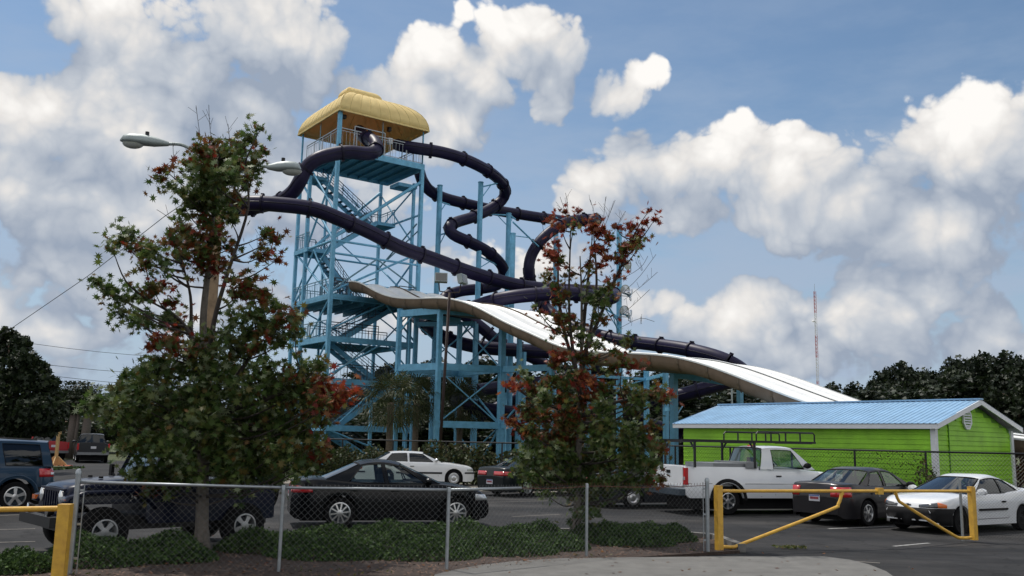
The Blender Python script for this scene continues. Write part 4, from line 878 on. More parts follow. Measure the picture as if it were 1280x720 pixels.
def vehicle(label, cat, ref, heading, s, name='parked_car', ref_local=None, group=None):
    """s: dictionary of the shape. x forward, y left, z up, origin on the ground under the middle."""
    h = math.atan2(heading[1], heading[0]); ref_local = ref_local or (0, 0)
    rl = Matrix.Rotation(h, 3, 'Z') @ Vector((*ref_local, 0)); root = thing(name, label, cat, (ref[0] - rl.x, ref[1] - rl.y, s.get('z0', .0)), h, group)
    L, Wd, wr = s['L'], s['W'], s['wr']; W2 = Wd / 2; pt = s['paint']; xf, xr = s['xf'], s['xr']; ar = wr + s.get('arch', .055)
    TOPX, TOPZ = zip(*s['top']); bot = s.get('bot', .19); bed = s.get('bed'); nose = s.get('nose', .26); tail = s.get('tail', .2)
    def ztop(x): return float(np.mean([np.interp(x + d, TOPX, TOPZ) for d in (-.03, 0, .03)]))
    def plan(x):
        w = W2; d = L / 2 - x; e = L / 2 + x
        if d < .6: w -= nose * (1 - d / .6) ** 2.2
        if e < .5: w -= tail * (1 - e / .5) ** 2.4
        return w - .02 * (abs(x) / (L / 2)) ** 2
    xs = set([round(v, 3) for v in np.linspace(-L / 2, L / 2, 44)] + [-L / 2 + .02, L / 2 - .02, -L / 2 + .06, L / 2 - .06])
    for xw in (xf, xr): xs |= set(round(xw + ar * math.cos(t), 3) for t in np.linspace(0, math.pi, 17))
    if bed: xs |= {bed[0], bed[0] + .01, bed[1], bed[1] - .01}
    xs = sorted(x for x in xs if -L / 2 <= x <= L / 2)
    rings = []
    for x in xs:
        w = plan(x); zt = ztop(x); zb = bot; ins = 0
        e = min(L / 2 - x, L / 2 + x)
        if e < .12: zb += .10 * (1 - e / .12); 
        for xw in (xf, xr):
            if abs(x - xw) < ar: zb = max(zb, math.sqrt(max(0, ar ** 2 - (x - xw) ** 2)) + wr)
        zs = zt - s.get('shoulder', .06); pts = [(w - .09, zb), (w - .012, zb + .004)]
        for q in (.12, .35, .6, .82, 1):
            z = zb + .01 + (zs - zb - .01) * q; b = .030 * max(0, (z - .62) / .3) ** 2 + .022 * max(0, (.5 - z) / .3) ** 2
            pts.append((w - b, z))
        yb = w - pts[-1][0]
        if bed and bed[0] < x < bed[1]:
            pts += [(w - yb - .02, zt), (w - yb - .09, zt), (w - yb - .10, bed[2]), (0, bed[2])]
        else:
            cr = s.get('crown', .035); pts += [(w - yb - .035, zt - .012), (w - yb - .12, zt + cr * .25), ((w - yb) * .5, zt + cr * .8), (0, zt + cr)]
        rings.append([Vector((x, y, z)) for y, z in pts] + [Vector((x, -y, z)) for y, z in reversed(pts[:-1])])
    mb = MB().grid(rings); mb.poly(rings[0]); mb.poly(rings[-1][::-1])
    body = mb.build('body', pt, root, smooth=38)
    bvh = BVHTree.FromPolygons([Vector(v) for v in mb.v], mb.f)
    def hit(o, d):
        d = d.normalized(); r = bvh.ray_cast(o, d); return r[0] if r[0] is not None else None
    def side(x, z, sg=1, off=.004):
        p = hit(Vector((x, sg * 3, z)), Vector((0, -sg, 0))); return (p if p else Vector((x, sg * W2, z))) + Vector((0, sg * off, 0))
    def wrap(end, th, z, off=.006, piv=.9):   # th measured from straight ahead, degrees
        pv = Vector((end * (L / 2 - piv), 0, z)); d = Vector((end * math.cos(R(th)), math.sin(R(th)), 0)); p = hit(pv + d * 4, -d)
        return (p if p else pv + d * piv) + d * off
    def patch(nm, end, t0, t1, zf0, zf1, m, off=.008, n=7, piv=.9, par=None):
        rows = []
        for j in range(4):
            rows.append([wrap(end, t0 + (t1 - t0) * i / n, (zf0(i / n) if callable(zf0) else zf0) * (1 - j / 3) + (zf1(i / n) if callable(zf1) else zf1) * j / 3, off, piv) for i in range(n + 1)])
        o = MB().grid(rows).build(nm, m, par or root, smooth=True); so_ = o.modifiers.new('thickness', 'SOLIDIFY'); so_.thickness = .014; so_.offset = 0; return o
    def seam(pts, w=.012, sg=1, nm='door_seam', m=None, off=.003):
        P_ = [side(x, z, sg, off) for x, z in pts]; MB().tube(P_, w / 2, 4, cap=False).build(nm, m or M['black_plastic'], root)
    # dark underside and wheel wells
    MB().box((0, 0, .30), (L * .9, W2 * 2 - .5, .3)).box((0, 0, .42), (L * .86, W2 * 2 - .55, .3)).build('underbody', M['black_plastic'], root)
    tops = [max(.1, ztop(xw) - .10) for xw in (xf, xr)]
    mb = MB()
    for xw in (xf, xr):
        for sg in (1, -1):
            rows = []
            for y in (W2 - .30, plan(xw) - .03): rows.append([Vector((xw + (ar + .01) * math.cos(t), sg * y, wr + (ar + .01) * math.sin(t))) for t in np.linspace(-.2, math.pi + .2, 12)])
            mb.grid(rows)
    mb.build('wheel_well', M['black_plastic'], root)
    add_wheels(root, (xf, xr), s.get('track', W2 - .025), wr, s.get('ww', .2), s.get('rim', wr * .66), s.get('style', 'disc'), s.get('rimmat', M['steel_wheel']))
    # greenhouse
    g = s['cabin']; A0, A1, Cx1, C0, zr = g['A0'], g['A1'], g['C1'], g['C0'], g['z']; zb_ = g['belt']; yb = W2 - g.get('in0', .10); yt = W2 - g.get('in1', .27); NX = 5
    Lx = max(.01, A1 - Cx1)
    def ztopc(x): t = (x - Cx1) / Lx; return zr - .045 - g.get('arc', .05) * (2 * t - 1) ** 2
    def beltz(x): return max(zb_ - .02, min(ztop(x) + .0, zb_ + .05)) if g.get('follow') else zb_
    def sp_(xb, xt, t, sg, off=0.0):
        z0 = beltz(xb); z1 = ztopc(min(max(xt, Cx1), A1)); z = z0 + (z1 - z0) * t; x = xb + (xt - xb) * (t if not g.get('bow') else t + g['bow'] * math.sin(math.pi * t) * (1 if xb < xt else -1) * 0)
        y = yb + (yt - yb) * t + .022 * math.sin(math.pi * t) + off; return Vector((x, sg * y, z))
    def sq(l0, l1, sg, t0, t1, off=0.0, n=NX):
        rows = []
        for j in range(4):
            t = t0 + (t1 - t0) * j / 3; rows.append([sp_(l0[0] + (l1[0] - l0[0]) * i / n, l0[1] + (l1[1] - l0[1]) * i / n, t, sg, off) for i in range(n + 1)])
        return rows
    lines = [(A0, A1)]
    for w_ in g['wins']: lines += [(w_[0], w_[1]), (w_[2], w_[3])]
    lines += [(C0, Cx1)]
    fr = MB(); T0, T1_ = .03, .90
    for sg in (1, -1):
        for i in range(0, len(lines), 2): fr.grid(sq(lines[i], lines[i + 1], sg, 0, 1))
        for i in range(1, len(lines) - 1, 2): fr.grid(sq(lines[i], lines[i + 1], sg, T1_, 1)); fr.grid(sq(lines[i], lines[i + 1], sg, 0, T0))
    roof = []
    for i in range(9):
        t = i / 8; x = Cx1 + Lx * t; row = []
        for j in range(13):
            u = -1 + 2 * j / 12; y = yt * u; bow = (1 - u * u); xx = x + bow * (.10 if t > .5 else -.06) * abs(2 * t - 1)
            e = abs(u) ** 6; row.append(Vector((xx, y, ztopc(x) + .045 * (1 - e) * (1 - .15 * u * u) + (.0 if t in (0, 1) else .012 * (1 - e)))))
        roof.append(row)
    fr.grid(roof)
    fr.build('cabin', g.get('mat', pt), root, smooth=38)
    gl = g.get('glass', M['glass'])
    for sg in (1, -1):
        for i in range(1, len(lines) - 1, 2):
            MB().grid(sq(lines[i], lines[i + 1], sg, T0, T1_, -.012)).build('side_window', gl, root, smooth=True)
            ed = []
            rr_ = sq(lines[i], lines[i + 1], sg, T0, T1_, .002)
            MB().tube(rr_[0] + [rr_[k][-1] for k in range(1, 4)] + rr_[-1][::-1][1:] + [rr_[k][0] for k in (2, 1, 0)], .009, 4).build('window_trim', g.get('trim', M['black_plastic']), root)
    def screen(nm, xb, xt, bb, bt, mglass):
        rows = []
        for j in range(6):
            t = j / 5; row = []
            for i in range(11):
                u = -1 + 2 * i / 10; y = (yb + (yt - yb) * t) * .965 * u; bow = (1 - u * u) * (bb + (bt - bb) * t)
                z0 = beltz(xb) + .0; z1 = ztopc(min(max(xt, Cx1), A1)) + .03 * (1 - u * u); row.append(Vector((xb + (xt - xb) * t + bow, y, z0 + (z1 - z0) * t)))
            rows.append(row)
        MB().grid(rows).build(nm, mglass, root, smooth=True)
        ed = rows[0] + [rows[k][-1] for k in range(1, 6)] + rows[-1][::-1][1:] + [rows[k][0] for k in (4, 3, 2, 1, 0)]
        MB().tube(ed, .014, 4).build('screen_seal', M['black_plastic'], root)
    screen('windscreen', A0, A1, .16, .10, g.get('wglass', M['glass_clear'])); screen('rear_window', C0, Cx1, -.12 * (0 if g.get('flatback') else 1), -.06, g.get('rglass', gl))
    # seats, wheel, dashboard
    sx = g.get('seat', A0 - 1.15)
    for y in (W2 * .45, -W2 * .45):
        m_ = MB().box((sx, y, zb_ + .02), (.14, .46, .26)).box((sx - .02, y, zb_ + .23), (.09, .25, .17)); m_.build('seat', M['seat'], root)
    if C0 < sx - 1.0 and not g.get('noback'): MB().box((sx - .85, 0, zb_ + .02), (.14, Wd * .66, .16)).box((sx - .86, .35, zb_ + .13), (.08, .22, .12)).box((sx - .86, -.35, zb_ + .13), (.08, .22, .12)).build('rear_seat', M['seat'], root)
    MB().box((A0 - .35, 0, zb_ - .0), (.5, Wd * .72, .1)).build('dashboard', M['seat'], root)
    MB().tube([Vector((A0 - .62 - .06 * math.sin(t), .36 + .17 * math.cos(t), zb_ + .06 + .15 * math.sin(t))) for t in np.linspace(0, 6.28, 14)], .014, 5).build('steering_wheel', M['seat'], root)
    # door seams, handles, mirrors
    for sg in (1, -1):
        for ln in s.get('seams', []): seam(ln, sg=sg)
        for (x, z, m_) in s.get('handles', []):
            p = side(x, z, sg, .012); MB().box(p, (.16, .03, .035)).build('door_handle', m_, root)
        mx_, mz_ = g.get('mirror', (A0 - .25, zb_ + .05)); q = MB().lathe([(0, -.06), (.07, -.05), (.10, 0), (.09, .06), (0, .075)], 10, Matrix.Translation((mx_, sg * (W2 + .06), mz_ + .03)) @ Matrix.Rotation(R(90), 4, 'Y') @ Matrix.Diagonal((.85, 1.25, 1, 1)))
        q.beam((mx_, sg * (W2 - .12), mz_), (mx_, sg * (W2 + .02), mz_ + .01), .05); q.build('mirror', s.get('mirror_mat', pt), root, smooth=40)
        if s.get('moulding'):
            x0, x1, z0, h_, m_ = s['moulding']; rows = [[side(x0 + (x1 - x0) * i / 10, z0 + hh, sg, .012) for i in range(11)] for hh in (0, h_)]; o = MB().grid(rows).build('side_moulding', m_, root); o.modifiers.new('thickness', 'SOLIDIFY').thickness = .02
    for (nm, end, t0, t1, a, b, m_) in s.get('lamps', []):
        for sg in (1, -1): patch(nm, end, t0 * sg, t1 * sg, a, b, m_)
    for (nm, end, t, a, b, m_) in s.get('bands', []): patch(nm, end, -t, t, a, b, m_, off=.012, n=24)
    pl = s.get('plate')
    if pl:
        end, z, sgp = pl; p = wrap(end, 0, z, .015); 
        o = MB().box(p, (.012, .31, .155)).build('licence_plate', M['plate'], root); MB().box(p + Vector((end * .008, 0, 0)), (.004, .24, .06)).build('plate_marks', M['plate_red'], o); MB().box(p + Vector((end * .008, 0, .06)), (.004, .30, .028)).build('plate_band', M['plate_blue'], o)
    root['_'] = 0; del root['_']
    return root, side, wrap, patch, seam

def sedan(**k):
    s = dict(L=4.45, W=1.74, wr=.315, xf=1.42, xr=-1.2, paint=None, style='ten', rimmat=M['alloy'])
    s.update(k); return s
P_black = mat('gloss_black_paint', (.003, .004, .006), .25, var=.05, coat=.12, spec=.22)
P_white = paint('white_car_paint', (.74, .76, .78), .35)
P_char = mat('charcoal_metallic_paint', (.017, .016, .019), .35, .2, var=.05, coat=.25, spec=.3)
P_dgreen = mat('very_dark_green_paint', (.004, .008, .010), .3, var=.05, coat=.2, spec=.25)
P_blue = mat('steel_blue_metallic_paint', (.010, .036, .072), .35, .3, var=.05, coat=.4, spec=.3)
P_navy = mat('navy_blue_paint', (.003, .006, .024), .3, var=.05, coat=.3, spec=.2)
P_red = paint('red_paint', (.45, .03, .035), .35)
P_ddark = paint('dark_blue_grey_paint', (.010, .013, .019), .35, coat=.4)

# black sedan behind the planting bed, seen from its right rear
S = sedan(paint=P_black, L=4.4, W=1.76, xf=1.40, xr=-1.16, wr=.325, ww=.21, rim=.225, arch=.045,
    top=[(-2.2, .55), (-2.19, .90), (-2.1, 1.00), (-1.75, 1.04), (-1.3, 1.02), (-.6, .95), (.6, .95), (.95, .96), (1.5, .90), (1.95, .80), (2.12, .70), (2.2, .50)],
    cabin=dict(A0=1.02, A1=.12, C1=-.75, C0=-1.66, z=1.45, belt=.95, arc=.06, wins=[(.72, .08, -.12, -.22), (-.20, -.30, -1.02, -.66)], glass=M['glass_clear'], in1=.30, rglass=M['glass_dark'], mirror=(.72, .98)),
    seams=[[(.85, .95), (.9, .6), (.8, .3)], [(-.16, .95), (-.16, .3)], [(-1.0, .95), (-.95, .7), (-.82, .5)], [(.85, .32), (-.75, .32)]],
    handles=[(-.0, .80, P_black), (-.88, .80, P_black)],
    lamps=[('taillight', -1, 24, 62, lambda t: .74 + .02 * t, lambda t: .92 - .06 * t, M['red_lens']), ('headlight', 1, 28, 58, .60, lambda t: .70 + .04 * t, M['clear_lens'])], plate=(-1, .72, 1))
vehicle('glossy black sedan with ten-spoke wheels parked just behind the planting bed', 'car', G(424, 661), (.962, .274), S, ref_local=(-1.16, -.86))

# white sedan further back
S = sedan(paint=P_white, L=4.95, W=1.84, wr=.33, xf=1.60, xr=-1.25, style='disc',
    top=[(-2.47, .55), (-2.46, .84), (-2.38, .95), (-1.9, 1.0), (-1.4, 1.0), (1.0, .96), (1.5, .92), (2.2, .82), (2.42, .74), (2.47, .52)],
    cabin=dict(A0=1.08, A1=.28, C1=-1.05, C0=-1.72, z=1.40, belt=.97, arc=.03, wins=[(.75, .24, -.24, -.27), (-.34, -.37, -1.28, -.95)], glass=M['glass_dark'], in1=.26, rglass=M['glass_dark']),
    seams=[[(.9, .95), (.95, .4)], [(-.3, .95), (-.3, .3)], [(-1.2, .95), (-1.0, .6)]], handles=[(-.15, .80, M['chrome']), (-1.05, .80, M['chrome'])], moulding=(-.8, 1.1, .50, .07, M['black_plastic']),
    bands=[('bumper_strip', 1, 62, .52, .58, M['black_plastic']), ('bumper_strip', -1, 62, .52, .58, M['black_plastic'])],
    lamps=[('headlight', 1, 22, 56, .64, .74, M['clear_lens']), ('taillight', -1, 15, 55, .66, .82, M['red_lens'])], mirror_mat=M['chrome'])
vehicle('long white four-door sedan with dark windows parked in front of the hedge', 'car', G(567, 608), (.985, .17), S, ref_local=(1.6, -.9))

# dark green sedan half behind the red maple
S = sedan(paint=P_dgreen, L=4.5, style='six', top=[(-2.25, .55), (-2.24, .86), (-2.15, .98), (-1.7, 1.0), (-1.2, .97), (.8, .93), (1.4, .88), (2.0, .78), (2.2, .66), (2.25, .5)],
    cabin=dict(A0=.95, A1=.15, C1=-.85, C0=-1.5, z=1.38, belt=.93, wins=[(.65, .1, -.25, -.3), (-.33, -.38, -1.1, -.78)], glass=M['glass_clear']),
    seams=[[(.8, .9), (.8, .35)], [(-.28, .9), (-.28, .3)]], lamps=[('taillight', -1, 12, 52, .72, .86, M['red_lens']), ('headlight', 1, 25, 55, .6, .7, M['clear_lens'])], plate=(-1, .50, 1))
vehicle('very dark green sedan with round-cornered tail, its front hidden behind the red-leaved tree', 'car', G(660, 621), (.72, .69), S, ref_local=(-1.2, -.85))
S2 = dict(S); S2['paint'] = P_ddark; S2['style'] = 'disc'; S2['plate'] = None
vehicle('dark sedan almost hidden by the red-leaved tree, beside the tailgate of the white pickup', 'car', (4.6, 29.5), (.93, .36), S2)

# charcoal sedan, rear and right side showing
S = sedan(paint=P_char, L=4.5, W=1.74, style='six', wr=.32, xf=1.38, xr=-1.22,
    top=[(-2.25, .55), (-2.24, .92), (-2.17, 1.03), (-1.75, 1.05), (-1.3, 1.0), (.8, .95), (1.4, .88), (2.0, .78), (2.2, .66), (2.25, .5)],
    cabin=dict(A0=.98, A1=.18, C1=-.80, C0=-1.55, z=1.43, belt=.95, wins=[(.62, .12, -.27, -.30), (-.36, -.40, -1.12, -.74)], glass=M['glass_clear'], rglass=M['glass'], mirror=(.62, .98)),
    seams=[[(.8, .95), (.85, .35)], [(-.3, .95), (-.3, .3)], [(-1.1, .95), (-.9, .55)]], handles=[(-.12, .80, P_char), (-1.0, .80, P_char)], mirror_mat=M['black_plastic'],
    lamps=[('taillight', -1, 27, 56, .72, .96, M['red_lens']), ('headlight', 1, 25, 55, .6, .7, M['clear_lens'])], plate=(-1, .67, 1))
vehicle('charcoal grey four-door sedan with red taillights parked between the pickup and the white coupe', 'car', G(1087, 658), (.80, .60), S, ref_local=(-1.22, -.85))

# white two-door coupe facing the gate
S = sedan(paint=P_white, L=4.5, W=1.71, wr=.30, xf=1.42, xr=-1.20, style='disc', rimmat=M['black_plastic'],
    top=[(-2.25, .6), (-2.24, .88), (-2.1, .97), (-1.7, 1.0), (-1.2, .97), (-.4, .90), (.9, .90), (1.3, .88), (1.85, .80), (2.1, .74), (2.22, .66), (2.25, .5)],
    cabin=dict(A0=1.05, A1=.18, C1=-.72, C0=-1.62, z=1.35, belt=.90, arc=.06, wins=[(.75, .12, -.42, -.42), (-.46, -.46, -1.25, -.70)], glass=M['glass_dark'], wglass=M['glass'], in1=.30, mirror=(.66, .93)),
    seams=[[(.85, .9), (.85, .35)], [(-.5, .9), (-.52, .35)], [(.8, .33), (-.5, .33)]], handles=[(-.32, .72, M['black_plastic'])], moulding=(-.45, .75, .52, .05, M['black_plastic']),
    bands=[('bumper', 1, 68, .20, .585, M['black_plastic']), ('bumper', -1, 66, .25, .55, M['black_plastic'])],
    lamps=[('headlight', 1, 18, 42, lambda t: .60, lambda t: .655 + .06 * t, M['dark_lens']), ('turn_signal', 1, 42, 54, .60, lambda t: .725 - .05 * t, M['amber']), ('taillight', -1, 15, 50, .7, .85, M['red_lens'])], mirror_mat=P_white)
cv_, side_, wrap_, patch_, seam_ = vehicle('white two-door coupe with black bumper facing the yellow gate at the right', 'car', G(1203, 668), (-.845, -.535), S, ref_local=(1.42, .82))
p = wrap_(1, 0, .645, .012); MB().box(p, (.02, .05, .05)).box(p, (.018, .15, .026)).build('badge', M['dark_steel'], cv_)
MB().box((1.02, .3, .935), (.05, .5, .012)).build('wiper', M['black_plastic'], cv_)

# steel blue sport utility at the left edge
S = sedan(paint=P_blue, L=4.44, W=1.80, wr=.355, xf=1.24, xr=-1.38, style='five', ww=.225, rim=.235, arch=.075, bot=.30, crown=.03,
    top=[(-2.2, .60), (-2.19, .95), (-2.12, 1.06), (-1.9, 1.08), (1.2, 1.08), (1.6, 1.05), (2.05, .98), (2.17, .85), (2.22, .5)],
    cabin=dict(A0=1.25, A1=.62, C1=-1.98, C0=-2.14, z=1.72, belt=1.07, arc=.03, wins=[(.95, .56, .02, -.02), (-.12, -.16, -.92, -.86), (-1.12, -.98, -1.92, -1.80)], glass=M['glass_dark'], in1=.26, flatback=True, noback=True),
    seams=[[(1.0, 1.05), (1.05, .45)], [(-.06, 1.05), (-.06, .4)], [(-1.0, 1.05), (-.95, .85), (-.8, .6)], [(1.0, .38), (-.8, .38)]], handles=[(.12, .92, P_blue), (-.86, .92, P_blue)],
    lamps=[('taillight', -1, 30, 58, lambda t: .82 + .0 * t, lambda t: 1.02 - .0 * t, M['red_lens']), ('headlight', 1, 25, 55, .75, .9, M['clear_lens'])],
    bands=[('bumper', -1, 66, .32, .58, M['black_plastic']), ('bumper', 1, 66, .32, .55, M['black_plastic'])])
sv, side_, wrap_, patch_, seam_ = vehicle('steel blue sport utility vehicle with five-spoke wheels at the left edge', 'car', G(17, 640), (-.86, -.51), S, ref_local=(-1.38, .9), name='parked_suv')
for sg in (1, -1):
    MB().tube([Vector((x, sg * .60, 1.76 + (0 if abs(x + .6) < 1 else -.05))) for x in (-1.75, -1.6, -.6, .35, .5)], .018, 6).build('roof_rail', M['black_metal'], sv)
    patch_('reverse_lens', -1, 34 * sg, 44 * sg, .87, .93, M['clear_lens'], off=.02)
    rows = []
    for k, (rr_, yy) in enumerate(((.43, 0), (.50, .03), (.52, .0))): rows.append([side_(-1.38 + rr_ * math.cos(t), .355 + rr_ * math.sin(t), sg, yy + .004) for t in np.linspace(.1, math.pi - .1, 16)])
    MB().grid(rows).build('fender_flare', P_blue, sv, smooth=True)

# white pickup with ladder rack
S = sedan(paint=P_white, L=5.75, W=1.98, wr=.385, xf=1.95, xr=-1.55, style='six', ww=.25, rim=.225, rimmat=M['alloy'], arch=.11, bot=.46, shoulder=.05, nose=.16, tail=.03,
    top=[(-2.87, 1.32), (.55, 1.32), (1.0, 1.27), (1.5, 1.22), (2.4, 1.14), (2.75, 1.05), (2.87, .7)], bed=(-2.80, -.50, .78),
    cabin=dict(A0=1.38, A1=.72, C1=-.30, C0=-.46, z=1.93, belt=1.27, arc=.03, wins=[(1.02, .62, -.02, -.02)], glass=M['glass_clear'], wglass=M['glass_clear'], rglass=M['glass_clear'], in0=.08, in1=.24, flatback=True, seat=.1, noback=True, mirror=(1.02, 1.36)),
    seams=[[(-.48, 1.3), (-.48, .5)], [(.0, 1.27), (-.02, .55)], [(1.25, 1.25), (1.28, .6)], [(-2.8, .86), (-2.05, .86)], [(-1.0, .86), (1.3, .86)]], handles=[(.14, 1.08, M['black_plastic'])], mirror_mat=M['black_plastic'],
    lamps=[('headlight', 1, 25, 55, .8, .98, M['clear_lens'])])
pu, side_, wrap_, patch_, seam_ = vehicle('white pickup truck with black ladder rack parked before the green building', 'pickup truck', G(911, 644), (.95, .31), S, ref_local=(-1.55, -.97), name='pickup_truck')
tg = MB().box((-2.885, 0, 1.04), (.05, 1.66, .56)).build('tailgate', P_white, pu)
MB().box((-2.915, 0, 1.16), (.02, .22, .09)).build('tailgate_handle', M['black_plastic'], tg)
MB().box((-2.912, 0, .80), (.012, 1.66, .05)).build('tailgate_groove', P_white, tg)
for sg in (1, -1):
    MB().box((-2.86, sg * .915, 1.06), (.09, .12, .46)).build('taillight', M['red_lens'], pu); MB().box((-2.908, sg * .915, 1.0), (.012, .085, .09)).build('reverse_lens', M['clear_lens'], pu)
MB().box((-2.98, 0, .62), (.2, 1.84, .17)).box((-2.93, 0, .53), (.1, .1, .08)).build('rear_bumper', M['dark_steel'], pu)
MB().box((-1.35, 0, 1.36), (1.15, 1.6, .13)).box((-.72, 0, 1.38), (.36, 1.78, .18)).build('toolbox', M['tool'], pu)
MB().box((-.16, 0, 1.93), (.06, .34, .045)).build('brake_light', M['red_lens'], pu)
mb = MB()
for x in (-2.55, -.62): 
    for sg in (1, -1): mb.beam((x, sg * .88, 1.30), (x, sg * .88, 2.02), .055)
    mb.beam((x, -.92, 2.02), (x, .92, 2.02), .06)
    for sg in (1, -1): mb.beam((x, sg * .88, 1.8), (x, sg * .62, 2.02), .04)
for sg in (1, -1): mb.beam((-2.95, sg * .88, 2.05), (1.45, sg * .88, 2.05), .06)
mb.beam((1.3, -.9, 2.03), (1.3, .9, 2.03), .05); mb.beam((-1.6, -.9, 2.03), (-1.6, .9, 2.03), .05)
mb.build('ladder_rack', M['black_metal'], pu)
for sg in (1, -1):
    for x0, x1 in ((-.55, 1.42),):
        pts = [Vector((x0, sg * .88, 2.05)), Vector((x0, sg * .88, 2.27)), Vector((x0 + .05, sg * .88, 2.33)), Vector((x1 - .05, sg * .88, 2.33)), Vector((x1, sg * .88, 2.28)), Vector((x1, sg * .88, 2.05))]
        b_ = MB().tube(pts, .026, 6)
        for x in np.linspace(x0, x1, 5)[1:-1]: b_.beam((x, sg * .88, 2.05), (x, sg * .88, 2.33), .035)
        b_.build('side_guard', M['black_metal'], pu)
for sg in (1, -1):
    rows = [[side_(-1.55 + rr_ * math.cos(t), .40 + rr_ * math.sin(t), sg, yy) for t in np.linspace(.02, math.pi - .02, 18)] for rr_, yy in ((.50, .01), (.56, .025), (.60, .012))]
    MB().grid(rows).build('fender_flare', M['black_plastic'], pu, smooth=True)

# small far vehicles at the left
def far_pickup(label, ref, hd, pt, name='pickup_truck', cap=False):
    S = sedan(paint=pt, L=5.3, W=1.9, wr=.37, xf=1.75, xr=-1.5, style='disc', arch=.09, bot=.45, nose=.16, tail=.03, top=[(-2.65, 1.22), (.5, 1.22), (1.4, 1.15), (2.4, 1.05), (2.65, .7)], bed=(-2.58, -.5, .75),
        cabin=dict(A0=1.2, A1=.6, C1=-.35, C0=-.48, z=1.80, belt=1.2, wins=[(.9, .5, .0, .0)], glass=M['glass_dark'], wglass=M['glass'], rglass=M['glass_dark'], in0=.08, flatback=True, seat=.1, noback=True), lamps=[('headlight', 1, 25, 55, .75, .92, M['clear_lens'])])
    r_, *_x = vehicle(label, 'pickup truck', ref, hd, S, name=name)
    MB().box((-2.66, 0, .98), (.05, 1.6, .5)).build('tailgate', pt, r_); MB().box((-2.74, 0, .58), (.16, 1.8, .16)).build('rear_bumper', M['tool'], r_)
    for sg in (1, -1): MB().box((-2.64, sg * .88, 1.0), (.08, .11, .4)).build('taillight', M['red_lens'], r_)
    MB().box((-2.70, 0, .95), (.01, .31, .15)).build('licence_plate', M['plate'], r_)
    return r_
far_pickup('small bright red pickup truck far back at the left beside the tree trunks', (-31.2, 62.8), (-.62, .78), P_red)
far_pickup('dark blue-grey pickup truck far back at the left, right of the red one', (-27.0, 60.5), (-.45, .89), P_ddark)
S = sedan(paint=P_navy, L=4.2, top=[(-2.1, .6), (-2.08, .9), (-1.6, 1.0), (1.0, .95), (1.9, .8), (2.1, .5)], cabin=dict(A0=.9, A1=.2, C1=-.9, C0=-1.5, z=1.4, belt=.95, wins=[(.6, .15, -.3, -.3), (-.36, -.36, -1.1, -.8)], glass=M['glass_dark']))
vehicle('bright blue car glimpsed just behind the tail of the steel blue utility vehicle', 'car', (-32.8, 60.5), (-.3, .95), S)

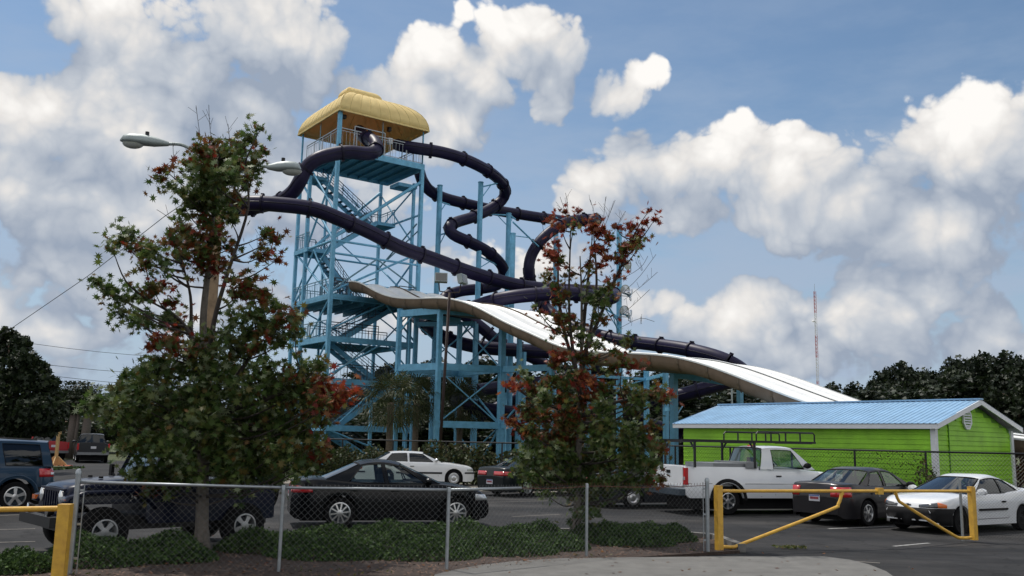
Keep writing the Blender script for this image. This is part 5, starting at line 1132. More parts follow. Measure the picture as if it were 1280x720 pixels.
# navy off-roader with round lamps nosing out under the green maple
def jeep():
    hd = Vector((-.73, -.68, 0)).normalized(); fr = Vector((-7.45, 15.1, 0)); c = fr - hd * 1.95
    root = thing('offroader', 'navy blue open-sided off-roader with round headlamps under the green maple', 'off-road car', c, math.atan2(hd.y, hd.x)); pt = P_navy
    # tub, hood
    st = [(-1.75, .78, .50, 1.16), (-1.70, .80, .48, 1.18), (.52, .80, .48, 1.18), (.56, .76, .55, 1.17)]
    rows = []
    for x, w, z0, z1 in st: rows.append([Vector((x, y, z)) for y, z in ((w, z0), (w, z1 - .03), (w - .03, z1), (-w + .03, z1), (-w, z1 - .03), (-w, z0))])
    mb = MB().grid(rows); mb.poly(rows[0]); mb.poly(rows[-1][::-1]); mb.build('body_tub', pt, root, smooth=40)
    rows = []
    for x, w, z0, z1 in ((.55, .68, .8, 1.19), (1.0, .66, .8, 1.175), (1.5, .63, .8, 1.13), (1.72, .615, .8, 1.09), (1.775, .60, .8, 1.04)):
        rows.append([Vector((x, y, z)) for y, z in ((w, z0), (w, z1 - .10), (w - .03, z1 - .035), (w - .12, z1), (.25, z1 + .02), (0, z1 + .025), (-.25, z1 + .02), (-w + .12, z1), (-w + .03, z1 - .035), (-w, z1 - .10), (-w, z0))])
    hd_ = MB().grid(rows); hd_.poly(rows[-1][::-1]); hd_.build('hood', pt, root, smooth=50)
    for y in (.25, -.25):
        MB().lathe([(0, .03), (.035, .03), (.04, 0)], 8, Matrix.Translation((1.15, y, 1.19))).build('hood_bumper', M['black_plastic'], root)
    for sg in (1, -1): MB().box((1.45, sg * .635, 1.0), (.06, .03, .13)).build('hood_latch', M['black_plastic'], root)
    # grille
    g = MB()
    g.box((1.79, 0, .66), (.05, 1.18, .12)); g.box((1.79, 0, 1.02), (.05, 1.12, .05))
    for sg in (1, -1): g.box((1.79, sg * .475, .85), (.05, .24, .30))
    for i in range(6): g.box((1.79, -.29 + i * .116, .85), (.05, .045, .30))
    g.build('grille', pt, root); MB().box((1.74, 0, .85), (.04, .8, .3)).build('radiator', M['black_metal'], root)
    for sg in (1, -1):
        Mx = Matrix.Translation((1.80, sg * .47, .91)) @ Matrix.Rotation(R(90), 4, 'Y')
        h_ = MB().lathe([(.105, 0), (.11, .025), (.095, .03)], 18, Mx).build('headlamp', M['chrome'], root, smooth=40); MB().lathe([(.095, .028), (.06, .042), (0, .048)], 18, Mx).build('lens', M['clear_lens'], h_, smooth=True)
        # flat fenders with turn signals
        rows = [[Vector((x, sg * y, z)) for y in (.60, .90)] for x, z in ((.45, .70), (.62, .88), (.85, .97), (1.55, .97), (1.80, .90), (1.84, .80))]
        o = MB().grid(rows).build('fender', pt if True else pt, root, smooth=30); o.modifiers.new('thickness', 'SOLIDIFY').thickness = .05
        MB().box((1.83, sg * .76, .86), (.05, .15, .07)).build('turn_signal', M['amber'], root)
        MB().box((.55, sg * .95, 1.28), (.05, .12, .2)).beam((.55, sg * .80, 1.18), (.55, sg * .93, 1.25), .03).build('mirror', M['black_plastic'], root)
        Mf = Matrix.Translation((2.0, sg * .48, .70)) @ Matrix.Rotation(R(90), 4, 'Y')
        f_ = MB().lathe([(0, -.10), (.05, -.09), (.085, -.02), (.09, .01), (.08, .015)], 16, Mf).build('fog_lamp', M['black_metal'], root, smooth=40); MB().lathe([(.08, .012), (0, .025)], 16, Mf).build('lens', M['chrome'], f_, smooth=True)
        MB().box((-1.76, sg * .62, .95), (.04, .12, .16)).build('taillight', M['red_lens'], root)
    MB().box((1.97, 0, .55), (.14, 1.55, .16)).beam((1.7, .4, .55), (1.95, .4, .55), .12).beam((1.7, -.4, .55), (1.95, -.4, .55), .12).build('front_bumper', M['black_metal'], root)
    MB().box((0, 0, .48), (3.5, 1.0, .22)).box((1.3, 0, .42), (.12, 1.4, .1)).box((-1.2, 0, .42), (.12, 1.4, .1)).build('chassis', M['black_metal'], root)
    # windscreen frame, roll bar, soft top
    w = MB()
    for sg in (1, -1): w.beam((.50, sg * .72, 1.18), (.28, sg * .66, 1.72), .06)
    w.beam((.28, -.69, 1.72), (.28, .69, 1.72), .07); w.beam((.50, -.72, 1.2), (.50, .72, 1.2), .06); w.build('windscreen_frame', pt, root)
    MB().add([(.49, -.70, 1.22), (.49, .70, 1.22), (.285, .66, 1.70), (.285, -.66, 1.70)], [(0, 1, 2, 3)]).build('windscreen', M['glass_clear'], root)
    rows = [[Vector((x, y, z)) for y in (-.68, -.4, 0, .4, .68)] for x, z in ((.27, 1.745), (-.4, 1.80), (-1.1, 1.80), (-1.65, 1.74))]
    for r_ in rows:
        for k in (0, 4): r_[k].z -= .05
    MB().grid(rows).build('soft_top', M['black_plastic'], root, smooth=True)
    w = MB()
    for sg in (1, -1):
        w.tube([Vector((x, sg * .64, z)) for x, z in ((-.45, 1.18), (-.45, 1.66), (-.55, 1.72), (-1.6, 1.66), (-1.65, 1.18))], .03, 8)
        w.tube([Vector((-.45, sg * .64, 1.70)), Vector((.3, sg * .62, 1.68))], .025, 6)
    w.tube([Vector((-.45, -.64, 1.70)), Vector((-.45, .64, 1.70))], .03, 8); w.build('roll_bar', M['black_metal'], root)
    for y in (.36, -.36): MB().box((-.35, y, 1.16), (.14, .46, .5)).box((-.38, y, 1.48), (.09, .25, .17)).build('seat', M['seat'], root)
    add_wheels(root, (1.25, -1.13), .93, .385, .26, .20, 'five', M['steel_wheel'])
    cu = bpy.data.curves.new('lettering', 'FONT'); cu.body = 'Jeep'; cu.size = .17; cu.extrude = .003; to = bpy.data.objects.new('t', cu); COL.objects.link(to)
    bpy.context.view_layer.update(); me = bpy.data.meshes.new_from_object(to); bpy.data.objects.remove(to); me.name = 'lettering'; me.materials.clear(); me.materials.append(M['chrome'])
    link('lettering', me, root, Matrix.Translation((.80, .672, .88)) @ Matrix.Rotation(math.pi, 4, 'Z') @ Matrix.Rotation(R(90), 4, 'X'))
    MB().lathe([(.385, -.1), (.39, .1), (.2, .12), (0, .12)], 24, Matrix.Translation((-1.95, 0, .95)) @ Matrix.Rotation(R(-90), 4, 'Y')).build('spare_wheel', M['rubber'], root, smooth=40)
jeep()

# ------------------------------------------------------------------ street light on a wooden pole
def street_light():
    b = P(262, 400, 20.6); top = P(264, 232, 20.6).z + .9
    root = thing('street_light', 'double cobra head street light on a weathered wooden pole behind the left maple', 'street light', (b.x, b.y, 0))
    MB().tube([Vector((b.x, b.y, z)) for z in np.linspace(0, top, 8)], [.17 - .05 * i / 7 for i in range(8)], 14).build('pole', M['pole'], root, smooth=40, world=True)
    for (px, py, qx, qy, Y0, Y1, ang) in ((211, 180, 150, 179, 20.2, 20.0, 0), (334, 209, 376, 213, 20.9, 21.0, 0)):
        a = P(px, py, Y0); e_ = P(qx, qy, Y1); d = (e_ - a); d.z = 0; d.normalize(); h = Vector((b.x, b.y, a.z - .55))
        MB().tube(interp([h, h.lerp(a, .35) + Vector((0, 0, .12)), h.lerp(a, .72) + Vector((0, 0, .16)), a + d * .05], 5), .038, 10).build('arm', M['lamp_grey'], root, smooth=True, world=True)
        lum = link('luminaire', None, root); bpy.data.objects.remove(lum)
        L_ = (e_ - a).length; rows = []; s = Vector((-d.y, d.x, 0))
        for t, w, zu, zl in ((0, .05, .05, -.05), (.06, .07, .07, -.06), (.3, .12, .14, -.09), (.55, .17, .18, -.08), (.8, .18, .17, -.07), (.93, .14, .13, -.05), (1.0, .03, .03, -.02)):
            c = a + d * (L_ * t); rows.append([c + s * (math.cos(q) * w) + Vector((0, 0, (zu if math.sin(q) > 0 else -zl) * math.sin(q))) for q in np.linspace(0, 2 * math.pi, 15)[:-1]])
        lb = MB().grid(rows, close=True).poly(rows[0][::-1]).poly(rows[-1]).build('luminaire', M['lamp_grey'], root, smooth=50, world=True)
        c = a + d * (L_ * .73) - Vector((0, 0, .045)); rows = []
        for k in range(6):
            q = k / 5 * math.pi / 2; rows.append([c + d * (math.cos(t) * .24 * math.cos(q)) + s * (math.sin(t) * .13 * math.cos(q)) - Vector((0, 0, .13 * math.sin(q))) for t in np.linspace(0, 2 * math.pi, 17)[:-1]])
        o = MB().grid(rows, close=True).build('refractor', M['lamp_glass'], lb, smooth=True); o.data.transform(Matrix.Translation(-root.location))
        o = MB().lathe([(.0, .10), (.045, .095), (.045, -.02)], 10, Matrix.Translation(a + d * L_ * .46 + Vector((0, 0, .15)))).build('photocell', M['black_metal'], lb); o.data.transform(Matrix.Translation(-root.location))
        MB().beam(a - d * .02, a + d * .98 * L_, .30, .012).build('seam_band', M['galv'], root, world=True) if False else None
    for z in (top - .7, top - 1.0): MB().box((b.x, b.y - .12, z), (.1, .12, .12)).build('arm_bracket', M['galv'], root, world=True)
    g = thing('guy_wire', 'thin black cable running from the wooden street light pole down to the left', 'cable', (b.x, b.y, 0))
    MB().tube([P(262, 232, 20.6), P(205, 271, 22), P(110, 345, 24.5), P(15, 410, 27), P(-60, 455, 29)], .009, 5).build('wire', M['cable'], g, world=True)
street_light()
for i, (x0, y0, x1, y1, lb) in enumerate([(-20, 421, 300, 448, 'topmost'), (-20, 446, 300, 468, 'second from top'), (-20, 458, 300, 484, 'third from top'), (-20, 463, 300, 490, 'lowest')]):
    a, b = P(x0, y0, 70), P(x1, y1, 95); pts = [a.lerp(b, t) - Vector((0, 0, .5 * math.sin(math.pi * t))) for t in np.linspace(0, 1, 9)]
    g = thing('power_line', lb + ' of four faint power lines crossing the sky at the left', 'power line', (a.x, a.y, a.z), group='power lines at the left')
    MB().tube(pts, .018, 4).build('wire', M['cable'], g, world=True)
# brown pole with two floodlights
def flood_pole():
    a, b = P(549, 560, 45), P(562, 366, 45); a.z = 0; root = thing('light_pole', 'slightly leaning dark brown pole with two box floodlights at its top', 'light pole', (a.x, a.y, 0))
    MB().tube([a, b], .075, 10).build('pole', M['brown'], root, smooth=True, world=True)
    z = Vector((0, 0, 1)); x = Vector((1, .25, 0)).normalized()
    MB().tube([b - x * .55 + z * .45, b - x * .5 + z * .05, b, b + x * .5 + z * .05, b + x * .55 + z * .5], .035, 6).build('crossarm', M['brown'], root, world=True)
    for sx, an in ((-.45, .15), (.62, 1.15)):
        c = b + x * sx + z * .72; m_ = Matrix.Translation(c) @ Matrix.Rotation(an, 4, 'Z') @ Matrix.Rotation(R(-12), 4, 'X')
        o = MB().box((0, 0, 0), (.62, .26, .46)).box((0, .14, 0), (.44, .06, .30)).build('lamp_head', M['lamp_grey'], root); o.data.transform(Matrix.Translation(-root.location) @ m_)
        o = MB().box((0, -.135, 0), (.54, .012, .38)).build('lens', M['dark_lens'], root); o.data.transform(Matrix.Translation(-root.location) @ m_)
flood_pole()
# radio mast far away
def mast():
    b = P(1022, 476, 620); t = P(1022, 364, 620); b.z = 0; root = thing('radio_mast', 'tall thin red and white lattice radio mast on the horizon', 'radio mast', b)
    n = 7
    for i in range(n):
        z0, z1 = t.z * i / n, t.z * (i + 1) / n; mb = MB(); w = .85
        leg = [Vector((b.x + w * math.cos(q), b.y + w * math.sin(q), 0)) for q in (0, 2.1, 4.2)]
        for l in leg: mb.beam(l + Vector((0, 0, z0)), l + Vector((0, 0, z1)), .20)
        for k in range(6):
            za, zb_ = z0 + (z1 - z0) * k / 6, z0 + (z1 - z0) * (k + 1) / 6
            for j in range(3): mb.beam(leg[j] + Vector((0, 0, za)), leg[(j + 1) % 3] + Vector((0, 0, zb_)), .12)
        mb.build('mast_section', M['red_paint'] if i % 2 == 0 else M['white_paint'], root, world=True)
    for f in (.31, .80): MB().lathe([(0, 1.2), (.9, 1.0), (1.3, .2), (0, -.2)], 12, Matrix.Translation((b.x - 1.6, b.y - 1, t.z * f))).build('dish', M['dish'], root, world=True)
    MB().tube([Vector((b.x, b.y, t.z)), Vector((b.x, b.y, t.z + 5))], .12, 5).build('aerial', M['galv'], root, world=True)
mast()
for (px, y0, y1, Y, lb, bars) in ((914.5, 520, 474, 74, 'thin metal aerial mast with short crossbars under the last slide hump', ((480, 5, 0), (491, 0, 6), (500, 5, 0))), (882, 520, 503, 160, 'distant utility pole with one crossarm left of the blue roof', ((506.5, 5, 5),))):
    a, b = P(px, y1, Y), P(px, y0, Y); root = thing('aerial_mast' if bars[0][2] == 0 else 'utility_pole', lb, 'pole', (a.x, a.y, 0)); w = .07 if Y < 100 else .16
    MB().tube([Vector((a.x, a.y, 0)), a], w, 6).build('pole', M['lamp_grey'], root, world=True)
    for y, l, r_ in bars: c = P(px, y, Y); k = Y / F_PX; MB().beam((c.x - l * k, c.y, c.z), (c.x + r_ * k, c.y, c.z), w).build('crossarm', M['lamp_grey'], root, world=True)
# lumber post stand at the far left
p = G(69, 584); root = thing('post_stand', 'bare lumber post on a splayed base with orange foot at the far left', 'post stand', (p.x, p.y, 0))
MB().box((p.x, p.y, .95), (.14, .14, 1.9)).build('post', M['plywood'], root, world=True)
MB().box((p.x, p.y, 1.84), (.24, .16, .16)).build('post_head', M['plywood'], root, world=True)
for rz in (0, math.pi / 2):
    d = Vector((math.cos(rz + .2), math.sin(rz + .2), 0)); n_ = Vector((-d.y, d.x, 0)) * .03; c = Vector((p.x, p.y, 0)); mb = MB()
    q = [c - d * .62 + Vector((0, 0, .10)), c + d * .62 + Vector((0, 0, .10)), c + d * .12 + Vector((0, 0, .58)), c - d * .12 + Vector((0, 0, .58))]
    mb.add([v + n_ for v in q] + [v - n_ for v in q], [(0, 1, 2, 3), (7, 6, 5, 4), (0, 4, 5, 1), (1, 5, 6, 2), (2, 6, 7, 3), (3, 7, 4, 0)]); mb.build('gusset', M['plywood'], root, world=True)
MB().box((p.x, p.y, .05), (1.4, 1.4, .10), .2).build('foot', M['orange'], root, world=True)
# red shrub at the right edge beyond the green building
q = P(1274, 590, 33); root = thing('red_shrub', 'dull red leafed shrub at the right edge beyond the green building', 'shrub', (q.x, q.y, 0)); rs = np.random.RandomState(5)
c = in_ball(rs, 900) * [.8, .6, 1.0] + [0, 0, 1.0]; v, k = scatter(c, rs.uniform(.08, .16, len(c)), OVAL, rs); link('foliage', face_mesh('foliage', v, k, M['leaf_rust']), root)['kind'] = 'stuff'
MB().tube([Vector((0, 0, 0)), Vector((.05, 0, .9))], .03, 6).build('stem', M['bark'], root)

# ------------------------------------------------------------------ trees
def limb(root, pts, r0, r1, m, name='branch', n=6, sub=4, seg=None):
    q = interp(pts, sub); k = len(q); o = MB().tube(q, [r0 + (r1 - r0) * i / (k - 1) for i in range(k)], n).build(name, m, root, smooth=True, world=True); return o
def maple(label, base, trunk, blobs, mats, leaf, dens, seed, twigs=(), trunk_r=(.085, .03), stems=()):
    rs = np.random.RandomState(seed); r = random.Random(seed)
    root = thing('maple_tree', label, 'tree', (base.x, base.y, 0))
    tp = interp(trunk, 6); n = len(tp)
    MB().tube(tp, [trunk_r[0] * (1 + .35 * max(0, 1 - i / 3)) + (trunk_r[1] - trunk_r[0]) * i / (n - 1) for i in range(n)], 12).build('trunk', M['bark'], root, smooth=True, world=True)
    alltr = list(tp)
    for st in stems:
        a = interp(st, 5); MB().tube(a, [.05 - .038 * i / (len(a) - 1) for i in range(len(a))], 7).build('stem', M['twig'], root, smooth=True, world=True); alltr += a
    acc = {}
    for (c, rad, kind) in blobs:
        # limb from the trunk up to the clump
        lo = [p for p in alltr if p.z < c.z - .25 * (Vector((c.x, c.y, 0)) - Vector((base.x, base.y, 0))).length] or alltr[:2]
        s = min(lo, key=lambda p: (p - c).length + abs(p.z - c.z) * .3)
        mid = s.lerp(c, .5) + Vector((r.uniform(-.08, .08), r.uniform(-.08, .08), -.10 * (s - c).length + r.uniform(-.05, .05)))
        L_ = (s - c).length; limb(root, [s, mid, c], .012 + .010 * min(L_, 2), .005, M['twig'])
        nt = 3 + int(rad * 8); tips = []
        tw_ = MB()
        for _ in range(nt):
            d = Vector((r.gauss(0, 1), r.gauss(0, 1), r.gauss(0, .8) + .15)).normalized() * rad * r.uniform(.6, 1.45)
            tw_.tube([c, c + d * .5 + Vector((0, 0, .03)), c + d], [.005, .004, .0025], 4, cap=False); tips.append(np.array(c + d))
        tw_.build('twigs', M['twig'], root, world=True)['kind'] = 'stuff'
        num = int(dens * rad * rad * 100 * (.85 if rad > .3 else 1.1)) + 6
        tips = np.array(tips); core = in_ball(rs, num // 2, .5) * rad * [1.05, 1.05, .8] + np.array(c)
        t_ = tips[rs.randint(0, nt, num - num // 2)]; f_ = rs.random(num - num // 2)[:, None] ** .6
        out = np.array(c) + (t_ - np.array(c)) * f_ + rs.normal(size=(num - num // 2, 3)) * .11
        allp = np.vstack([core, out]); mix = {'g': 'ggggggop', 'o': 'oooggur', 'r': 'rrrru', 'u': 'uuoggro', 'p': 'ppggg'}[kind]; pick = rs.randint(0, len(mix), len(allp))
        for qi, qk in enumerate(mix): acc.setdefault(qk, []).append(allp[pick == qi])
    for kind, L_ in acc.items():
        cc = np.vstack(L_) - np.array(root.location); v, k = scatter(cc, leaf * rs.uniform(.55, 1.15, len(cc)), MAPLE, rs, up=.2)
        o = link({'g': 'green_foliage', 'o': 'olive_foliage', 'r': 'red_foliage', 'u': 'rust_foliage', 'p': 'pale_foliage'}[kind], face_mesh('foliage', v, k, mats[kind]), root); o['kind'] = 'stuff'
    if twigs:
        for pts in twigs:
            tw_ = MB(); tw_.tube(interp(pts, 3), .0045, 4)
            for _ in range(4):
                a = pts[0].lerp(pts[-1], r.uniform(.3, .9)); tw_.tube([a, a + Vector((r.uniform(-.16, .16), r.uniform(-.1, .1), r.uniform(.08, .26)))], .0035, 3, cap=False)
            tw_.build('bare_twig', M['twig'], root, world=True)
    return root
MM = dict(g=M['leaf_green'], o=M['leaf_olive'], r=M['leaf_red'], u=M['leaf_rust'], p=M['leaf_pale'])
def blobset(lst, Y, seed, fat=.9, dY=.9):
    r = random.Random(seed); out = []
    for x, y, rp, kd in lst:
        yy = Y - .22 + r.uniform(-dY, dY * .8) * (1 if rp > 12 else .6); out.append((P(x, y, yy), rp * yy / F_PX * fat * (1.12 if rp > 18 else 1), kd))
    return out
t1b = G(252, 694); Y1 = t1b.y
L1 = [(262, 238, 15, 'g'), (258, 258, 14, 'o'), (266, 284, 14, 'u'), (262, 318, 13, 'u'), (250, 334, 12, 'u'), (270, 338, 8, 'r'), (285, 270, 14, 'g'), (240, 300, 14, 'u'), (295, 205, 16, 'g'), (270, 205, 18, 'g'), (278, 328, 9, 'u'), (268, 178, 10, 'u'), (252, 190, 18, 'u'), (285, 195, 20, 'g'), (312, 172, 13, 'g'), (325, 162, 7, 'g'), (300, 185, 14, 'o'), (330, 190, 8, 'o'), (318, 208, 14, 'g'), (240, 205, 14, 'u'), (255, 222, 20, 'g'), (282, 222, 20, 'g'), (305, 228, 15, 'o'),
      (205, 212, 8, 'u'), (200, 225, 8, 'o'), (215, 235, 8, 'g'), (228, 240, 10, 'g'), (245, 248, 18, 'g'), (270, 250, 20, 'g'), (292, 250, 14, 'o'), (232, 262, 12, 'g'), (228, 290, 16, 'u'), (252, 272, 14, 'u'), (268, 300, 18, 'u'), (250, 312, 16, 'u'), (215, 302, 14, 'o'), (228, 318, 14, 'u'),
      (160, 292, 12, 'p'), (150, 302, 13, 'g'), (172, 308, 14, 'u'), (190, 316, 14, 'g'), (140, 310, 9, 'g'), (182, 330, 12, 'o'), (205, 330, 12, 'g'), (335, 292, 11, 'o'), (342, 300, 8, 'o'), (330, 318, 13, 'u'), (345, 326, 7, 'r'), (290, 310, 12, 'o'),
      (122, 352, 10, 'g'), (135, 362, 12, 'g'), (150, 372, 13, 'g'), (172, 372, 13, 'g'), (192, 362, 14, 'u'), (205, 355, 10, 'r'), (150, 390, 12, 'g'), (168, 398, 13, 'g'), (186, 404, 12, 'g'), (208, 400, 14, 'g'), (200, 425, 15, 'r'), (215, 432, 16, 'u'), (192, 432, 9, 'r'), (225, 410, 14, 'u'), (215, 378, 10, 'u'),
      (310, 352, 14, 'o'), (298, 366, 16, 'o'), (325, 370, 16, 'o'), (318, 392, 18, 'g'), (342, 386, 14, 'g'), (355, 402, 14, 'u'), (370, 398, 12, 'o'), (340, 412, 18, 'g'), (312, 415, 18, 'g'), (292, 400, 14, 'g'), (368, 416, 12, 'g'), (350, 428, 14, 'g'), (322, 435, 16, 'o'), (300, 438, 18, 'g'), (282, 420, 14, 'p'), (245, 440, 16, 'o'), (262, 430, 16, 'g'),
      (230, 460, 26, 'g'), (262, 455, 26, 'g'), (292, 465, 28, 'g'), (200, 462, 20, 'g'), (178, 470, 16, 'p'), (160, 470, 12, 'g'), (150, 486, 14, 'g'), (175, 490, 20, 'g'), (145, 500, 16, 'p'), (120, 505, 15, 'p'), (105, 508, 8, 'p'), (205, 495, 24, 'g'), (240, 490, 28, 'g'), (275, 495, 30, 'g'), (310, 485, 26, 'g'), (335, 465, 20, 'g'), (345, 485, 22, 'g'), (365, 470, 16, 'o'), (380, 462, 16, 'g'), (398, 458, 10, 'g'),
      (375, 490, 22, 'g'), (395, 475, 18, 'u'), (408, 488, 16, 'r'), (425, 492, 14, 'r'), (440, 488, 8, 'r'), (420, 505, 12, 'r'), (400, 505, 18, 'u'), (390, 518, 16, 'g'), (370, 515, 22, 'g'), (135, 522, 13, 'g'), (155, 525, 22, 'g'), (185, 525, 26, 'g'), (220, 528, 30, 'g'), (255, 528, 32, 'g'), (292, 530, 32, 'g'), (330, 525, 30, 'g'), (355, 540, 24, 'g'),
      (158, 548, 12, 'g'), (175, 555, 22, 'g'), (205, 560, 26, 'g'), (240, 562, 28, 'g'), (280, 562, 30, 'g'), (318, 560, 28, 'g'), (350, 565, 24, 'g'), (380, 545, 20, 'g'), (402, 528, 12, 'o'), (395, 565, 18, 'o'), (180, 590, 16, 'g'), (205, 595, 20, 'g'), (235, 592, 18, 'g'), (285, 590, 22, 'g'), (320, 590, 20, 'g'), (345, 598, 16, 'g'), (190, 612, 12, 'o'), (215, 610, 12, 'g'), (300, 612, 14, 'g'), (380, 585, 14, 'g'), (225, 572, 18, 'p'), (210, 545, 14, 'p'), (170, 505, 14, 'p'), (265, 465, 12, 'p'), (190, 545, 10, 'o')]
maple('tall sprawling maple with green leaves and red tips in front of the navy off-roader', t1b, [t1b, P(253, 620, Y1), P(255, 540, Y1), P(257, 470, Y1), P(254, 400, Y1 + .1), P(262, 320, Y1), P(268, 250, Y1), P(272, 200, Y1)],
      blobset(L1, Y1, 11), MM, .145, 25, 21, trunk_r=(.115, .018),
      stems=[[P(256, 500, Y1), P(240, 430, Y1 + .2), P(238, 370, Y1 + .3), P(225, 320, Y1 + .3)], [P(257, 470, Y1), P(268, 400, Y1 - .3), P(285, 340, Y1 - .4), P(310, 260, Y1 - .4), P(305, 210, Y1 - .3)], [P(255, 450, Y1), P(225, 400, Y1 + .2), P(185, 375, Y1 + .1)], [P(256, 520, Y1), P(310, 450, Y1 - .3), P(330, 400, Y1 - .4)], [P(256, 520, Y1), P(330, 500, Y1 - .3), P(385, 478, Y1 - .3), P(420, 490, Y1 - .3)]],
      twigs=[[P(252, 182, Y1), P(248, 155, Y1), P(245, 132, Y1)], [P(265, 180, Y1), P(262, 155, Y1), P(261, 131, Y1)], [P(288, 180, Y1), P(286, 165, Y1), P(285, 155, Y1)], [P(218, 225, Y1), P(217, 200, Y1), P(216, 178, Y1)], [P(310, 330, Y1), P(322, 310, Y1), P(336, 292, Y1)], [P(225, 285, Y1), P(208, 270, Y1), P(196, 262, Y1)]])
t2b = G(721, 671, .03); Y2 = t2b.y
L2 = [(706, 265, 5, 'r'), (723, 265, 4, 'r'), (688, 272, 5, 'r'), (702, 285, 8, 'r'), (718, 282, 8, 'u'), (740, 285, 12, 'r'), (752, 290, 10, 'r'), (762, 298, 9, 'u'), (770, 283, 6, 'r'), (790, 285, 9, 'r'), (798, 292, 10, 'r'), (812, 262, 4, 'r'), (818, 275, 6, 'r'), (806, 278, 5, 'r'), (748, 312, 12, 'r'), (760, 322, 8, 'r'), (780, 310, 11, 'u'), (790, 305, 12, 'r'), (800, 305, 9, 'u'), (775, 322, 10, 'r'),
      (690, 320, 12, 'r'), (700, 324, 8, 'u'), (695, 302, 6, 'r'), (738, 330, 8, 'u'), (750, 333, 8, 'r'), (686, 345, 9, 'o'), (694, 358, 10, 'o'), (706, 345, 6, 'o'), (715, 342, 5, 'u'), (770, 345, 7, 'r'), (762, 358, 7, 'u'), (700, 378, 11, 'u'), (705, 368, 9, 'u'), (738, 372, 11, 'g'), (748, 380, 10, 'g'), (752, 366, 9, 'g'), (677, 390, 5, 'r'), (668, 383, 4, 'u'), (702, 400, 12, 'u'), (712, 412, 10, 'u'), (698, 414, 9, 'o'), (755, 400, 7, 'u'), (745, 396, 7, 'g'), (715, 395, 8, 'o'),
      (728, 420, 9, 'g'), (748, 430, 9, 'g'), (785, 425, 8, 'g'), (782, 432, 6, 'g'), (735, 425, 8, 'u'), (770, 440, 8, 'u'), (700, 447, 13, 'r'), (692, 455, 10, 'u'), (720, 445, 12, 'o'), (740, 450, 12, 'o'), (778, 455, 11, 'u'), (790, 457, 8, 'r'), (765, 460, 10, 'o'), (652, 465, 6, 'p'), (660, 475, 9, 'p'), (640, 482, 10, 'r'), (650, 484, 8, 'r'), (668, 488, 12, 'o'), (690, 478, 16, 'o'), (712, 475, 14, 'g'), (735, 478, 15, 'r'), (728, 470, 10, 'r'), (755, 485, 14, 'o'), (780, 492, 14, 'o'), (800, 498, 14, 'g'), (815, 495, 12, 'o'), (830, 500, 9, 'u'), (838, 494, 7, 'r'), (822, 488, 6, 'u'),
      (680, 500, 16, 'g'), (705, 500, 16, 'u'), (730, 500, 16, 'u'), (755, 510, 16, 'g'), (790, 515, 14, 'g'), (640, 528, 9, 'r'), (648, 533, 9, 'r'), (662, 515, 14, 'u'), (682, 520, 18, 'u'), (708, 525, 20, 'u'), (735, 528, 20, 'u'), (762, 532, 18, 'g'), (790, 535, 16, 'g'), (815, 535, 12, 'o'), (665, 540, 16, 'o'), (690, 545, 22, 'u'), (720, 550, 24, 'u'), (750, 552, 22, 'g'), (782, 555, 20, 'g'), (808, 555, 16, 'g'), (825, 560, 10, 'o'),
      (665, 560, 14, 'p'), (655, 572, 14, 'p'), (675, 575, 20, 'g'), (705, 575, 24, 'g'), (735, 578, 24, 'g'), (765, 580, 22, 'g'), (795, 580, 20, 'g'), (818, 580, 14, 'g'), (650, 590, 12, 'g'), (672, 598, 16, 'g'), (700, 600, 20, 'g'), (728, 602, 22, 'g'), (758, 602, 20, 'g'), (788, 602, 18, 'g'), (812, 602, 12, 'o'), (825, 598, 8, 'u'), (682, 618, 8, 'p'), (720, 620, 14, 'g'), (738, 625, 14, 'g'), (728, 642, 12, 'g'), (745, 640, 8, 'g'), (715, 655, 8, 'g'), (700, 560, 16, 'g'), (760, 620, 8, 'g'), (800, 570, 8, 'p'), (790, 545, 9, 'p')]
s_ = lambda x0, y0, x1, y1, x2, y2, d: [P(x0, y0, Y2 + d), P(x1, y1, Y2 + d), P(x2, y2, Y2 + d)]
maple('sparse-topped red and green maple in the middle of the planting bed by the fence', t2b, [t2b, P(722, 620, Y2), P(724, 540, Y2), P(726, 480, Y2), P(727, 430, Y2), P(727, 370, Y2), P(725, 320, Y2)],
      blobset(L2, Y2, 12, .80), MM, .145, 26, 22, trunk_r=(.085, .012),
      stems=[s_(726, 500, 712, 400, 713, 290, -.2), s_(726, 470, 745, 370, 742, 290, .2), s_(727, 450, 765, 360, 790, 300, 0), s_(725, 480, 700, 390, 698, 300, .2), s_(727, 430, 735, 350, 740, 300, .1), s_(726, 520, 670, 500, 645, 484, -.2), s_(726, 520, 780, 500, 830, 498, -.1)],
      twigs=[s_(708, 290, 706, 265, 700, 246, 0), s_(708, 290, 710, 262, 707, 241, .1), s_(745, 290, 743, 268, 738, 250, 0), s_(752, 290, 755, 268, 757, 246, .1), s_(755, 285, 763, 265, 769, 250, 0), s_(768, 290, 775, 275, 782, 264, 0), s_(780, 365, 800, 345, 820, 318, 0), s_(780, 375, 805, 355, 822, 340, .2), s_(775, 350, 800, 335, 810, 320, .1), s_(770, 400, 795, 378, 812, 362, 0), s_(775, 410, 800, 398, 818, 402, 0), s_(690, 300, 680, 290, 678, 275, 0), s_(678, 400, 670, 385, 664, 378, 0)])

